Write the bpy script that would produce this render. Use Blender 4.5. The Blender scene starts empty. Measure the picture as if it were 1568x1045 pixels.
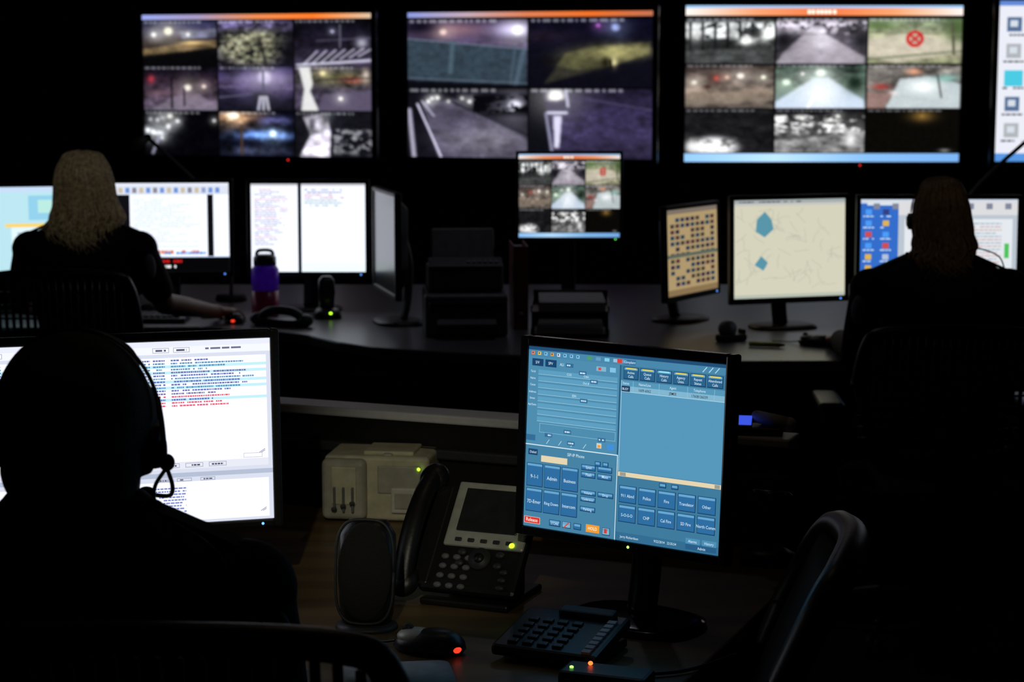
import bpy, bmesh, math, random
import numpy as np
from mathutils import Matrix, Vector, Euler
random.seed(7); np.random.seed(7)
scene=bpy.context.scene
COL=scene.collection
try:
    scene.view_settings.view_transform='Standard'
    scene.view_settings.look='None'
except Exception as e: print(e)

# ------------------------------------------------------------ materials
def lin(c):
    return tuple((x/12.92 if x<=0.04045 else ((x+0.055)/1.055)**2.4) for x in c)
MATS={}
def mat(name,color,rough=0.5,metal=0.0,nscale=40,var=0.15,bump=0.0,spec=0.5,trans=0.0,wave=None,emis=None,estr=0,translucent=0):
    if name in MATS: return MATS[name]
    m=bpy.data.materials.new(name); m.use_nodes=True
    nt=m.node_tree; b=nt.nodes['Principled BSDF']
    tc=nt.nodes.new('ShaderNodeTexCoord')
    n=nt.nodes.new('ShaderNodeTexNoise'); n.inputs['Scale'].default_value=nscale; n.inputs['Detail'].default_value=4
    nt.links.new(tc.outputs['Object'],n.inputs['Vector'])
    src=n.outputs['Fac']
    if wave:
        w=nt.nodes.new('ShaderNodeTexWave'); w.inputs['Scale'].default_value=wave; w.inputs['Distortion'].default_value=6
        w.inputs['Detail'].default_value=3; w.bands_direction='Y'
        nt.links.new(tc.outputs['Object'],w.inputs['Vector']); src=w.outputs['Fac']
    r=nt.nodes.new('ShaderNodeValToRGB')
    r.color_ramp.elements[0].color=(*[c*(1-var) for c in color],1)
    r.color_ramp.elements[1].color=(*[min(1,c*(1+var)) for c in color],1)
    r.color_ramp.elements[0].position=.3; r.color_ramp.elements[1].position=.7
    nt.links.new(src,r.inputs['Fac']); nt.links.new(r.outputs['Color'],b.inputs['Base Color'])
    b.inputs['Roughness'].default_value=rough; b.inputs['Metallic'].default_value=metal
    b.inputs['Specular IOR Level'].default_value=spec
    b.inputs['Transmission Weight'].default_value=trans
    if bump>0:
        bp=nt.nodes.new('ShaderNodeBump'); bp.inputs['Strength'].default_value=bump; bp.inputs['Distance'].default_value=.003
        nt.links.new(n.outputs['Fac'],bp.inputs['Height']); nt.links.new(bp.outputs['Normal'],b.inputs['Normal'])
    if emis:
        b.inputs['Emission Color'].default_value=(*emis,1); b.inputs['Emission Strength'].default_value=estr
    if translucent:
        t=nt.nodes.new('ShaderNodeBsdfTranslucent'); nt.links.new(r.outputs['Color'],t.inputs['Color'])
        mx=nt.nodes.new('ShaderNodeMixShader'); mx.inputs['Fac'].default_value=translucent
        out=[x for x in nt.nodes if x.type=='OUTPUT_MATERIAL'][0]
        nt.links.new(b.outputs[0],mx.inputs[1]); nt.links.new(t.outputs[0],mx.inputs[2]); nt.links.new(mx.outputs[0],out.inputs[0])
    MATS[name]=m; return m
def screen_mat(strength):
    k='screen_glow_%g'%strength
    if k in MATS: return MATS[k]
    m=bpy.data.materials.new(k); m.use_nodes=True; nt=m.node_tree
    nt.nodes.clear()
    o=nt.nodes.new('ShaderNodeOutputMaterial'); e=nt.nodes.new('ShaderNodeEmission'); a=nt.nodes.new('ShaderNodeAttribute')
    a.attribute_name='Col'; nt.links.new(a.outputs['Color'],e.inputs['Color']); e.inputs['Strength'].default_value=strength
    nt.links.new(e.outputs[0],o.inputs[0]); MATS[k]=m; return m
def led(name,c,s=4): return mat('led_'+name,(0.02,0.02,0.02),.4,emis=c,estr=s)

BLK=mat('black_plastic',(.010,.010,.011),.4,nscale=200,bump=.1)
BLKG=mat('gloss_black_plastic',(.010,.010,.012),.18)
DGR=mat('dark_grey_plastic',(.035,.037,.040),.5,nscale=150,bump=.1)
MGR=mat('grey_plastic',(.16,.17,.18),.5)
EQP=mat('equipment_grey_plastic',(.17,.17,.18),.5)
SIL=mat('silver_plastic',(.55,.56,.50),.38,metal=.1)
BEI=mat('beige_plastic',(.66,.62,.44),.5)
BEI2=mat('beige_inner_plastic',(.48,.47,.38),.5)
OFFS=mat('unlit_lcd',(.03,.033,.036),.25)
RED=mat('dark_red_vinyl',(.20,.015,.02),.4)
PAPER=mat('paper',(.62,.62,.66),.8,nscale=20,var=.05)
KEYG=mat('key_grey_plastic',(.22,.22,.22),.6)
FAB=mat('chair_fabric',(.007,.007,.008),.9,nscale=300,bump=.4)
NAVY=mat('navy_uniform_cloth',(.006,.008,.016),.85,nscale=250,bump=.5,spec=.2)
BLKC=mat('black_uniform_cloth',(.004,.004,.006),.85,nscale=250,bump=.5,spec=.2)
SKIN=mat('skin',(.42,.22,.15),.5,nscale=60,var=.1,bump=.1)
SKIND=mat('skin_tan',(.10,.055,.035),.55,nscale=60,var=.1,bump=.1)
LIP=mat('lips',(.32,.1,.09),.45)
EYEW=mat('eye_white',(.7,.7,.68),.2); IRIS=mat('iris',(.05,.03,.02),.2)
BLOND=mat('blonde_hair',(.72,.60,.42),.40,nscale=90,var=.45,translucent=.4)
BLONDD=mat('blonde_hair_roots',(.30,.23,.15),.45,nscale=90,var=.5)
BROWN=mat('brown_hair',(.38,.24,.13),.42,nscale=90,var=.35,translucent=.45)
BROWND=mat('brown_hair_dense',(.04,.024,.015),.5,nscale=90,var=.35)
DARKH=mat('short_dark_hair',(.010,.008,.007),.7,nscale=400,bump=1.0)
SHOE=mat('black_leather',(.008,.008,.008),.3)
LAM=mat('grey_laminate',(.14,.14,.15),.34,nscale=60,var=.08)
LEDG=mat('light_grey_laminate',(.78,.79,.84),.4,nscale=60,var=.05)
WOOD=mat('wood_laminate',(.16,.10,.042),.42,wave=3,var=.15)
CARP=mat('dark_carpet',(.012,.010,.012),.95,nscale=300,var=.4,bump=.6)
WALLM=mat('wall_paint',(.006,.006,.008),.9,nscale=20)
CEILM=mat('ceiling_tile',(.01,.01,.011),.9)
PURP=mat('purple_plastic',(.35,.10,.85),.3,translucent=.6)
PINKL=mat('red_drink',(.40,.03,.12),.3,translucent=.3)
PATCH=mat('embroidered_patch',(.14,.14,.17),.8,nscale=500,var=.6)

# ------------------------------------------------------------ mesh builder
class MB:
    def __init__(s): s.bm=bmesh.new(); s.mats=[]
    def _add(s,tb,m,M=None,smooth=True):
        if m not in s.mats: s.mats.append(m)
        i=s.mats.index(m)
        bmesh.ops.recalc_face_normals(tb,faces=tb.faces[:])
        for f in tb.faces: f.material_index=i; f.smooth=smooth
        if M is not None: tb.transform(M)
        me=bpy.data.meshes.new('t'); tb.to_mesh(me); tb.free(); s.bm.from_mesh(me); bpy.data.meshes.remove(me)
    def box(s,c,size,m,bev=.003,rot=(0,0,0),M=None,seg=2,taper=None):
        tb=bmesh.new(); bmesh.ops.create_cube(tb,size=1)
        for v in tb.verts:
            v.co=Vector((v.co.x*size[0],v.co.y*size[1],v.co.z*size[2]))
            if taper and v.co.y>0: v.co.x*=taper; v.co.z*=taper
        bev=min(bev,min(size)*.45)
        if bev>0: bmesh.ops.bevel(tb,geom=tb.edges[:],offset=bev,segments=seg,profile=.5,affect='EDGES')
        T=Matrix.Translation(c)@Euler(rot).to_matrix().to_4x4()
        if M is not None: T=M@T
        s._add(tb,m,T,smooth=False); return s
    def cyl(s,p0,p1,r0,r1,m,seg=24,smooth=True,M=None):
        p0=Vector(p0);p1=Vector(p1); d=p1-p0
        tb=bmesh.new(); bmesh.ops.create_cone(tb,cap_ends=True,segments=seg,radius1=r0,radius2=r1,depth=d.length)
        T=Matrix.Translation((p0+p1)/2)@d.to_track_quat('Z','Y').to_matrix().to_4x4()
        if M is not None: T=M@T
        s._add(tb,m,T,smooth=smooth)
        return s
    def ell(s,c,r,m,rot=(0,0,0),seg=24,M=None):
        tb=bmesh.new(); bmesh.ops.create_uvsphere(tb,u_segments=seg,v_segments=max(8,seg*2//3),radius=1)
        T=Matrix.Translation(c)@Euler(rot).to_matrix().to_4x4()@Matrix.Diagonal((*r,1))
        if M is not None: T=M@T
        s._add(tb,m,T); return s
    def cap(s,p0,p1,r0,r1,m,seg=14,M=None):
        s.cyl(p0,p1,r0,r1,m,seg,M=M); s.ell(p0,(r0*1.001,)*3,m,seg=seg,M=M); s.ell(p1,(r1*1.001,)*3,m,seg=seg,M=M); return s
    def chain(s,pts,rs,m,M=None,seg=14):
        for i in range(len(pts)-1): s.cap(pts[i],pts[i+1],rs[i],rs[i+1],m,seg,M)
        return s
    def sweep(s,pts,r,m,seg=8,sub=6,r1=None,M=None,flat=None):
        P=[Vector(p) for p in pts]
        Q=[]
        for i in range(len(P)-1):
            a=P[max(i-1,0)];b=P[i];c=P[i+1];d=P[min(i+2,len(P)-1)]
            for k in range(sub):
                t=k/sub
                Q.append(.5*((2*b)+(-a+c)*t+(2*a-5*b+4*c-d)*t*t+(-a+3*b-3*c+d)*t**3))
        Q.append(P[-1])
        tb=bmesh.new(); rings=[]; up=Vector((0.013,0.021,1)).normalized()
        for i,q in enumerate(Q):
            t=(Q[min(i+1,len(Q)-1)]-Q[max(i-1,0)]).normalized()
            x=up.cross(t)
            if x.length<1e-3: x=Vector((1,0,0))
            x.normalize(); up=t.cross(x).normalized()
            rr=r if r1 is None else r+(r1-r)*i/(len(Q)-1)
            fy=flat if flat else 1
            rings.append([tb.verts.new(q+x*math.cos(2*math.pi*k/seg)*rr+up*math.sin(2*math.pi*k/seg)*rr*fy) for k in range(seg)])
        for i in range(len(rings)-1):
            for k in range(seg): tb.faces.new((rings[i][k],rings[i][(k+1)%seg],rings[i+1][(k+1)%seg],rings[i+1][k]))
        tb.faces.new(rings[0][::-1]); tb.faces.new(rings[-1])
        s._add(tb,m,M); return s
    def loft(s,secs,m,n=32,p=2.3,M=None,smooth=True):
        tb=bmesh.new(); rings=[]
        for z,cx,cy,hx,hy in secs:
            R=[]
            for k in range(n):
                a=2*math.pi*k/n; c=math.cos(a); si=math.sin(a)
                R.append(tb.verts.new((cx+hx*math.copysign(abs(c)**(2/p),c),cy+hy*math.copysign(abs(si)**(2/p),si),z)))
            rings.append(R)
        for i in range(len(rings)-1):
            for k in range(n): tb.faces.new((rings[i][k],rings[i][(k+1)%n],rings[i+1][(k+1)%n],rings[i+1][k]))
        tb.faces.new(rings[0][::-1]); tb.faces.new(rings[-1])
        s._add(tb,m,M,smooth=smooth); return s
    def prism(s,pts,z0,z1,m,bev=.004,M=None):
        tb=bmesh.new()
        vs=[tb.verts.new((x,y,z0)) for x,y in pts]; f=tb.faces.new(vs)
        r=bmesh.ops.extrude_face_region(tb,geom=[f])
        for v in r['geom']:
            if isinstance(v,bmesh.types.BMVert): v.co.z=z1
        if bev: bmesh.ops.bevel(tb,geom=tb.edges[:],offset=bev,segments=2,profile=.5,affect='EDGES')
        s._add(tb,m,M,smooth=False); return s
    def obj(s,name,parent=None,loc=(0,0,0),rot=(0,0,0),remesh=None,smooth=0):
        me=bpy.data.meshes.new(name); s.bm.to_mesh(me); s.bm.free()
        for m in s.mats: me.materials.append(m)
        o=bpy.data.objects.new(name,me); COL.objects.link(o)
        o.location=loc; o.rotation_euler=rot
        if parent: o.parent=parent
        if remesh:
            r=o.modifiers.new('remesh','REMESH'); r.mode='VOXEL'; r.voxel_size=remesh; r.use_smooth_shade=True
        if smooth:
            r=o.modifiers.new('smooth','SMOOTH'); r.iterations=smooth; r.factor=.6
        return o
def empty(name,loc=(0,0,0),yaw=0):
    o=bpy.data.objects.new(name,None); COL.objects.link(o); o.location=loc; o.rotation_euler=(0,0,yaw); o.empty_display_size=.1
    return o
rad=math.radians

# ------------------------------------------------------------ screen content
def link_mesh(name,verts,faces,cols,domain,parent,M,strength):
    me=bpy.data.meshes.new(name); me.from_pydata(verts,[],faces)
    at=me.color_attributes.new('Col','FLOAT_COLOR',domain)
    at.data.foreach_set('color',np.asarray(cols,dtype=np.float32).ravel())
    me.materials.append(screen_mat(strength)); me.transform(M)
    o=bpy.data.objects.new(name,me); COL.objects.link(o); o.parent=parent; return o
def video_mesh(name,W,H,img,parent,M,strength):
    h,w,_=img.shape
    verts=[((i/(w-1)-.5)*W,0,(.5-j/(h-1))*H) for j in range(h) for i in range(w)]
    faces=[(j*w+i,(j+1)*w+i,(j+1)*w+i+1,j*w+i+1) for j in range(h-1) for i in range(w-1)]
    a=np.clip(img,0,1); L=np.where(a<=.04045,a/12.92,((a+.055)/1.055)**2.4)
    cols=np.ones((h*w,4)); cols[:,:3]=L.reshape(-1,3)
    return link_mesh(name,verts,faces,cols,'POINT',parent,M,strength)
def ui_mesh(name,W,H,rects,parent,M,strength):
    verts=[];faces=[];cols=[]
    for r in rects:
        u0,v0,u1,v1,c=r[:5]; l=r[5] if len(r)>5 else 0
        y=-.0001-l*.00012; b=len(verts)
        pts=r[6] if len(r)>6 else [(u0,v0),(u0,v1),(u1,v1),(u1,v0)]
        for (u,v) in pts: verts.append(((u-.5)*W,y,(.5-v)*H))
        faces.append(tuple(range(b,b+len(pts))))
        for _ in pts: cols.append((*lin(c),1))
    return link_mesh(name,verts,faces,cols,'CORNER',parent,M,strength)
def text_mesh(name,W,H,texts,parent,M,strength):
    obs=[]
    for t,u,v,size,c in texts:
        cu=bpy.data.curves.new('t','FONT'); cu.body=t; cu.size=size; cu.align_x='CENTER'; cu.align_y='CENTER'; cu.resolution_u=2; cu.offset=size*.004
        o=bpy.data.objects.new('t',cu); COL.objects.link(o); obs.append((o,u,v,c))
    bpy.context.view_layer.update(); dg=bpy.context.evaluated_depsgraph_get()
    verts=[];faces=[];cols=[]
    for o,u,v,c in obs:
        me=bpy.data.meshes.new_from_object(o.evaluated_get(dg)); b=len(verts)
        for p in me.vertices: verts.append(((u-.5)*W+p.co.x*.88,-.0012,(.5-v)*H+p.co.y))
        for p in me.polygons:
            faces.append(tuple(b+i for i in p.vertices)); cols+= [(*lin(c),1)]*len(p.vertices)
        bpy.data.meshes.remove(me)
    for o,_,_,_ in obs:
        cu=o.data; bpy.data.objects.remove(o); bpy.data.curves.remove(cu)
    return link_mesh(name,verts,faces,cols,'CORNER',parent,M,strength)
def words(R,u0,v,u1,h,c,layer=2,rnd=random,dens=.85,wmin=.01,wmax=.045):
    u=u0
    while u<u1:
        w=rnd.uniform(wmin,wmax); w=min(w,u1-u)
        if rnd.random()<dens: R.append((u,v,u+w,v+h,c,layer))
        u+=w+wmin*.55
def outline(R,u0,v0,u1,v1,c,t=.004,l=2,a=1):
    R+= [(u0,v0,u1,v0+t*a,c,l),(u0,v1-t*a,u1,v1,c,l),(u0,v0,u0+t,v1,c,l),(u1-t,v0,u1,v1,c,l)]

def blur(a,r):
    if r<=0: return a
    k=np.exp(-np.arange(-3*math.ceil(r),3*math.ceil(r)+1)**2/(2.0*r*r)); k/=k.sum(); n=len(k)//2
    p=np.pad(a,((n,n),(0,0),(0,0)),mode='edge'); b=sum(k[i]*p[i:i+a.shape[0]] for i in range(len(k)))
    p=np.pad(b,((0,0),(n,n),(0,0)),mode='edge'); return sum(k[i]*p[:,i:i+a.shape[1]] for i in range(len(k)))
class Tile:
    def __init__(s,a):
        s.a=a; h,w,_=a.shape
        s.X,s.Y=np.meshgrid((np.arange(w)+.5)/w,(np.arange(h)+.5)/h)
    def sub(s,x0,y0,x1,y1):
        h,w,_=s.a.shape
        return Tile(s.a[int(round(y0*h)):int(round(y1*h)),int(round(x0*w)):int(round(x1*w))])
    def mix(s,m,c): s.a[:]=s.a*(1-m[...,None])+np.array(c)*m[...,None]; return s
    def fill(s,c): s.a[:]=np.array(c); return s
    def grad(s,*cs):
        xs=np.linspace(0,1,len(cs))
        for k in range(3): s.a[...,k]=np.interp(s.Y,xs,[c[k] for c in cs])
        return s
    def hgrad(s,*cs):
        xs=np.linspace(0,1,len(cs))
        for k in range(3): s.a[...,k]=np.interp(s.X,xs,[c[k] for c in cs])
        return s
    def blob(s,x,y,rx,ry,c,amt=1,p=1.0):
        d=((s.X-x)/rx)**2+((s.Y-y)/ry)**2
        return s.mix(np.clip(amt*np.exp(-d**p),0,1),c)
    def lamp(s,x,y,r,c=(1,1,.97),asp=1.5):
        s.blob(x,y,r*3.2,r*3.2*asp,c,.35); s.blob(x,y,r,r*asp,c,1,2); return s
    def poly(s,pts,c,amt=1):
        m=np.zeros_like(s.X,bool); n=len(pts)
        for i in range(n):
            x0,y0=pts[i];x1,y1=pts[(i+1)%n]
            if y0==y1: continue
            cond=((s.Y>y0)!=(s.Y>y1))&(s.X<(x1-x0)*(s.Y-y0)/(y1-y0)+x0); m^=cond
        mm=blur(m.astype(float)[...,None]*float(amt),1)[...,0]
        return s.mix(mm,c)
    def line(s,x0,y0,x1,y1,w,c,amt=1):
        dx,dy=x1-x0,y1-y0; t=np.clip(((s.X-x0)*dx+(s.Y-y0)*dy)/(dx*dx+dy*dy),0,1)
        d=np.hypot(s.X-x0-t*dx,s.Y-y0-t*dy)
        return s.mix(np.clip(1.5-d/w,0,1)*amt,c)
    def vn(s,n,ny=None):
        ny=ny or n
        g=np.random.rand(ny+2,n+2); x=s.X*n; y=s.Y*ny; i=x.astype(int); j=y.astype(int); fx=x-i; fy=y-j
        fx=fx*fx*(3-2*fx); fy=fy*fy*(3-2*fy)
        return (g[j,i]*(1-fx)+g[j,i+1]*fx)*(1-fy)+(g[j+1,i]*(1-fx)+g[j+1,i+1]*fx)*fy
    def fbm(s,n): return s.vn(n)*.4+s.vn(n*2)*.27+s.vn(n*4)*.2+s.vn(n*7)*.13
    def noise(s,n,amp,y0=0,y1=1,x0=0,x1=1):
        m=((s.Y>=y0)&(s.Y<=y1)&(s.X>=x0)&(s.X<=x1)).astype(float)
        f=1+m*(s.fbm(max(3,n//2))-.5)*2.6*amp
        s.a*=f[...,None]; return s
    def trees(s,c,n,thr,y0,y1,x0=0,x1=1):
        f=s.fbm(n//2+1)
        w=np.clip((s.Y-y0)/.06,0,1)*np.clip((y1-s.Y)/.1,0,1)*(s.X>x0)*(s.X<x1)
        m=np.clip((f-thr+.03)/.08,0,1)*w
        return s.mix(m,c)
    def label(s):
        x=.02
        while x<.75:
            w=random.uniform(.02,.07)
            s.mix(((s.X>x)&(s.X<x+w)&(s.Y<.045)).astype(float)*.5,(.8,.8,.85)); x+=w+.02
        return s
def lights(t,n,y0,y1,c=(1,1,.95),r=.03,x0=0,x1=1):
    for _ in range(n): t.lamp(random.uniform(x0,x1),random.uniform(y0,y1),r*random.uniform(.5,1.3),c)
def finish(T,sat=.78,r=.8,grain=.02):
    a=T.a; g=a.mean(axis=2,keepdims=True); a=g+(a-g)*sat
    a=blur(a,r) if r else a
    a=a+np.random.randn(a.shape[0],a.shape[1],1)*grain*(.3+a)
    return np.clip(a,0,1)
RW,RH=330,192
def tv1():
    T=Tile(np.zeros((RH,RW,3))); T.fill((.01,.01,.02))
    xs=[0,.333,.667,1]; ys=[.04,.365,.68,1]
    t=[[T.sub(xs[i]+.002,ys[j]+.006,xs[i+1]-.002,ys[j+1]-.002) for i in range(3)] for j in range(3)]
    a=t[0][0]; a.grad((.10,.11,.25),(.28,.26,.36),(.2,.16,.14),(.04,.03,.04),(.015,.015,.03)); a.poly([(0,.62),(.5,.5),(1,.42),(1,.58),(.5,.68),(0,.8)],(.5,.4,.24),.8)
    a.poly([(.5,.22),(1,.18),(1,.38),(.55,.42)],(.36,.36,.46)); a.line(.5,.42,1,.38,.015,(.1,.08,.1)); a.noise(10,.5); a.lamp(.35,.22,.06,(1,.97,.85)); a.lamp(.15,.3,.035); a.blob(.68,.48,.15,.04,(.95,.78,.45)); a.lamp(.62,.3,.025); a.poly([(0,.75),(.6,.68),(1,.6),(1,1),(0,1)],(.02,.02,.03),.8)
    a=t[0][1]; a.fill((.16,.14,.22)); a.blob(.45,.55,.5,.45,(.44,.44,.34),1,3); a.blob(.35,.08,.45,.12,(.42,.37,.62)); a.blob(.3,.5,.1,.1,(.62,.62,.5)); a.noise(20,1.1); a.trees((.08,.08,.09),18,.56,.2,1); a.trees((.62,.6,.48),22,.6,.25,.8,.1,.7); a.blob(.95,.7,.14,.45,(.04,.04,.07)); a.line(.55,.4,.65,1,.025,(.1,.09,.08),.7)
    a=t[0][2]; a.grad((.03,.03,.07),(.09,.07,.13),(.2,.17,.26)); a.noise(12,.8)
    for k in range(7): a.line(.12+.12*k,.97-.03*k,.3+.12*k,.68-.01*k,.018,(.78,.76,.88),.75)
    a.line(.05,.98,1,.88,.03,(.85,.85,.95),.8); a.lamp(.5,.25,.02,(.8,.8,.95)); a.blob(.88,.5,.08,.12,(.85,.85,.95),.7); a.line(.6,.1,.6,.6,.012,(.5,.5,.6),.6); a.line(.3,.45,1,.4,.02,(.35,.33,.45),.6)
    a=t[1][0]; a.grad((.04,.03,.08),(.14,.09,.14),(.26,.2,.27),(.32,.28,.36)); a.noise(12,.8); a.blob(.1,.28,.05,.09,(.75,.15,.22)); a.lamp(.6,.48,.05,(.95,.9,.85)); a.lamp(.82,.45,.03,(.95,.85,.8)); a.poly([(.1,1),(.4,.68),(.75,.65),(1,.9),(1,1)],(.52,.47,.55),.6); a.line(.38,.25,.38,.95,.012,(.05,.04,.06)); a.line(.55,.5,.55,.9,.01,(.08,.06,.09)); a.blob(.2,.6,.2,.06,(.5,.35,.4),.6)
    a=t[1][1]; a.grad((.09,.07,.2),(.26,.2,.38),(.12,.1,.2),(.05,.05,.09)); a.noise(12,.7); a.lamp(.62,.24,.09,(.95,.92,1)); a.blob(.62,.28,.4,.14,(.65,.6,.8),.6)
    for k in range(3): a.line(.56+.04*k,.68,.53+.07*k,1,.02,(.8,.8,.88),.8)
    a.line(0,.45,1,.5,.02,(.4,.35,.5),.8); a.line(0,.7,.45,.62,.015,(.35,.33,.45)); a.line(.6,.1,.6,.6,.012,(.3,.28,.4))
    a=t[1][2]; a.fill((.22,.19,.27)); a.blob(.6,.25,.5,.2,(.3,.3,.18)); a.blob(.75,.3,.15,.08,(.55,.25,.2)); a.noise(14,.8); a.poly([(.05,0),(.2,0),(.24,.4),(.2,.55),(.32,1),(.08,1),(.12,.5)],(.82,.82,.82)); a.lamp(.37,.15,.04,(.95,.88,.6)); a.poly([(.3,1),(.36,.62),(1,.52),(1,1)],(.33,.29,.4),.85); a.lamp(.6,.72,.03); a.blob(.93,.2,.05,.15,(.8,.72,.65)); a.line(.3,.3,1,.25,.015,(.1,.09,.12),.7)
    a=t[2][0]; a.fill((.012,.012,.03)); lights(a,10,.1,.7,(.95,.97,1),.03,0,.55); a.lamp(.2,.5,.05,(.95,.97,1)); a.line(.2,.55,.1,.95,.02,(.5,.5,.6)); a.lamp(.35,.1,.04); a.noise(14,.5); a.lamp(.95,.2,.02)
    a=t[2][1]; a.fill((.02,.03,.09)); a.blob(.2,.1,.3,.2,(.85,.5,.2),.7); a.lamp(.18,.1,.09,(1,.9,.75),1); a.blob(.6,.52,.35,.1,(.35,.55,.95)); a.lamp(.72,.5,.05,(.7,.85,1)); a.blob(.75,.2,.2,.08,(.3,.3,.55)); a.blob(.5,.88,.5,.1,(.18,.2,.3)); a.noise(14,.8); a.line(.3,.3,.3,.95,.015,(.3,.2,.12))
    a=t[2][2]; a.fill((.07,.07,.1)); a.poly([(.1,.1),(.42,.02),(.47,.5),(.45,1),(.05,1),(.2,.5)],(.8,.77,.85)); a.blob(.22,.3,.05,.2,(.3,.3,.34)); a.blob(.4,.1,.08,.2,(.3,.3,.33)); a.trees((.5,.5,.54),16,.5,.35,.98,.5,1); a.noise(14,.5)
    for r in t:
        for x in r: x.label()
    T.a[:]=finish(T)
    T.sub(0,0,1,.035).hgrad((.55,.6,.85),(.6,.55,.7),(.85,.5,.3),(.95,.45,.15),(.8,.7,.6))
    return T.a
def tv2():
    T=Tile(np.zeros((RH,RW,3))); T.fill((.01,.01,.02))
    a=T.sub(0,.05,.496,.515); a.grad((.18,.14,.26),(.3,.25,.38),(.18,.18,.28),(.1,.12,.18)); a.noise(8,.4); a.blob(.4,.15,.25,.1,(.5,.36,.42)); a.lamp(.3,.18,.03,(1,.85,.8)); a.blob(.9,.15,.16,.1,(.8,.75,1)); a.lamp(.92,.16,.05); a.blob(.1,.1,.15,.1,(.05,.04,.1))
    a.poly([(0,.28),(.5,.36),(1,.44),(.98,.97),(.5,.94),(0,.88)],(.17,.23,.28)); a.noise(40,.22,.3,1); a.line(0,.28,1,.44,.009,(.38,.42,.52)); a.line(.38,.33,.36,.78,.02,(.27,.36,.42),.8); a.line(.97,.45,.9,.98,.02,(.3,.38,.46),.7); a.line(.9,.4,.86,.95,.012,(.26,.33,.4),.7); a.line(0,.86,1,.94,.009,(.32,.38,.45)); a.poly([(0,.9),(1,.97),(1,1),(0,1)],(.03,.03,.06)); a.label()
    a=T.sub(.504,.05,1,.515); a.grad((.03,.03,.10),(.03,.03,.08),(.02,.02,.06)); a.blob(.1,.25,.3,.1,(.1,.07,.13)); a.poly([(.12,.95),(.3,.5),(.55,.4),(.98,.34),(.97,.52),(.6,.72)],(.32,.31,.19),.8); a.blob(.72,.48,.24,.11,(.66,.63,.38),.9); a.blob(.4,.6,.2,.15,(.3,.3,.18),.7); a.lamp(.7,.13,.035,(.65,.72,1)); a.lamp(.56,.1,.018,(.7,.35,.8)); a.noise(16,.4); a.blob(.62,.64,.03,.08,(.1,.09,.04)); a.blob(.69,.64,.025,.08,(.85,.8,.55)); a.line(.66,.6,.67,.74,.01,(.1,.08,.03)); a.poly([(0,.6),(.4,.75),(1,.6),(1,1),(0,1)],(.05,.045,.09),.5); a.label()
    a=T.sub(0,.525,.496,1); a.fill((.05,.045,.08)); a.poly([(.12,.22),(.4,.15),(.7,.45),(1,.72),(1,1),(.25,1)],(.28,.26,.34)); a.blob(.65,.75,.35,.2,(.48,.46,.52),.8); a.noise(16,.35); a.line(.08,.22,.28,1,.01,(.8,.78,.9)); a.line(.12,.18,.22,.4,.01,(.6,.6,.7)); a.line(.01,.3,.05,1,.02,(.85,.83,.95),.7)
    a.line(.35,.17,1,.66,.014,(.08,.08,.12)); lights(a,8,.12,.2,(1,1,1),.014,.05,.6); a.lamp(.9,.25,.06,(.92,.92,1)); a.trees((.02,.02,.04),14,.45,.05,.42,.55,1); a.label()
    a=T.sub(.504,.525,1,1); a.grad((.1,.08,.16),(.17,.14,.27),(.2,.17,.31),(.13,.11,.2)); a.noise(24,.45); a.poly([(0,0),(.10,0),(.17,.4),(.2,1),(0,1)],(.04,.04,.07)); a.lamp(.22,.1,.07); a.poly([(.12,.18),(.3,.15),(.31,.36),(.16,.36)],(.3,.28,.36),.8); a.line(.16,.34,.3,.34,.02,(.8,.8,.9)); a.poly([(.2,.38),(.27,.38),(.25,.85),(.21,.85)],(.8,.79,.9)); a.line(.14,.35,.19,.9,.013,(.5,.5,.62)); a.line(.3,0,.32,.25,.012,(.7,.7,.8)); a.line(.35,.1,1,.3,.012,(.3,.27,.42),.6); a.label()
    T.a[:]=finish(T,.85)
    T.sub(0,0,1,.035).hgrad((.5,.55,.8),(.7,.6,.65),(.8,.45,.3),(.85,.4,.15),(.7,.4,.3))
    return T.a
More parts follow.
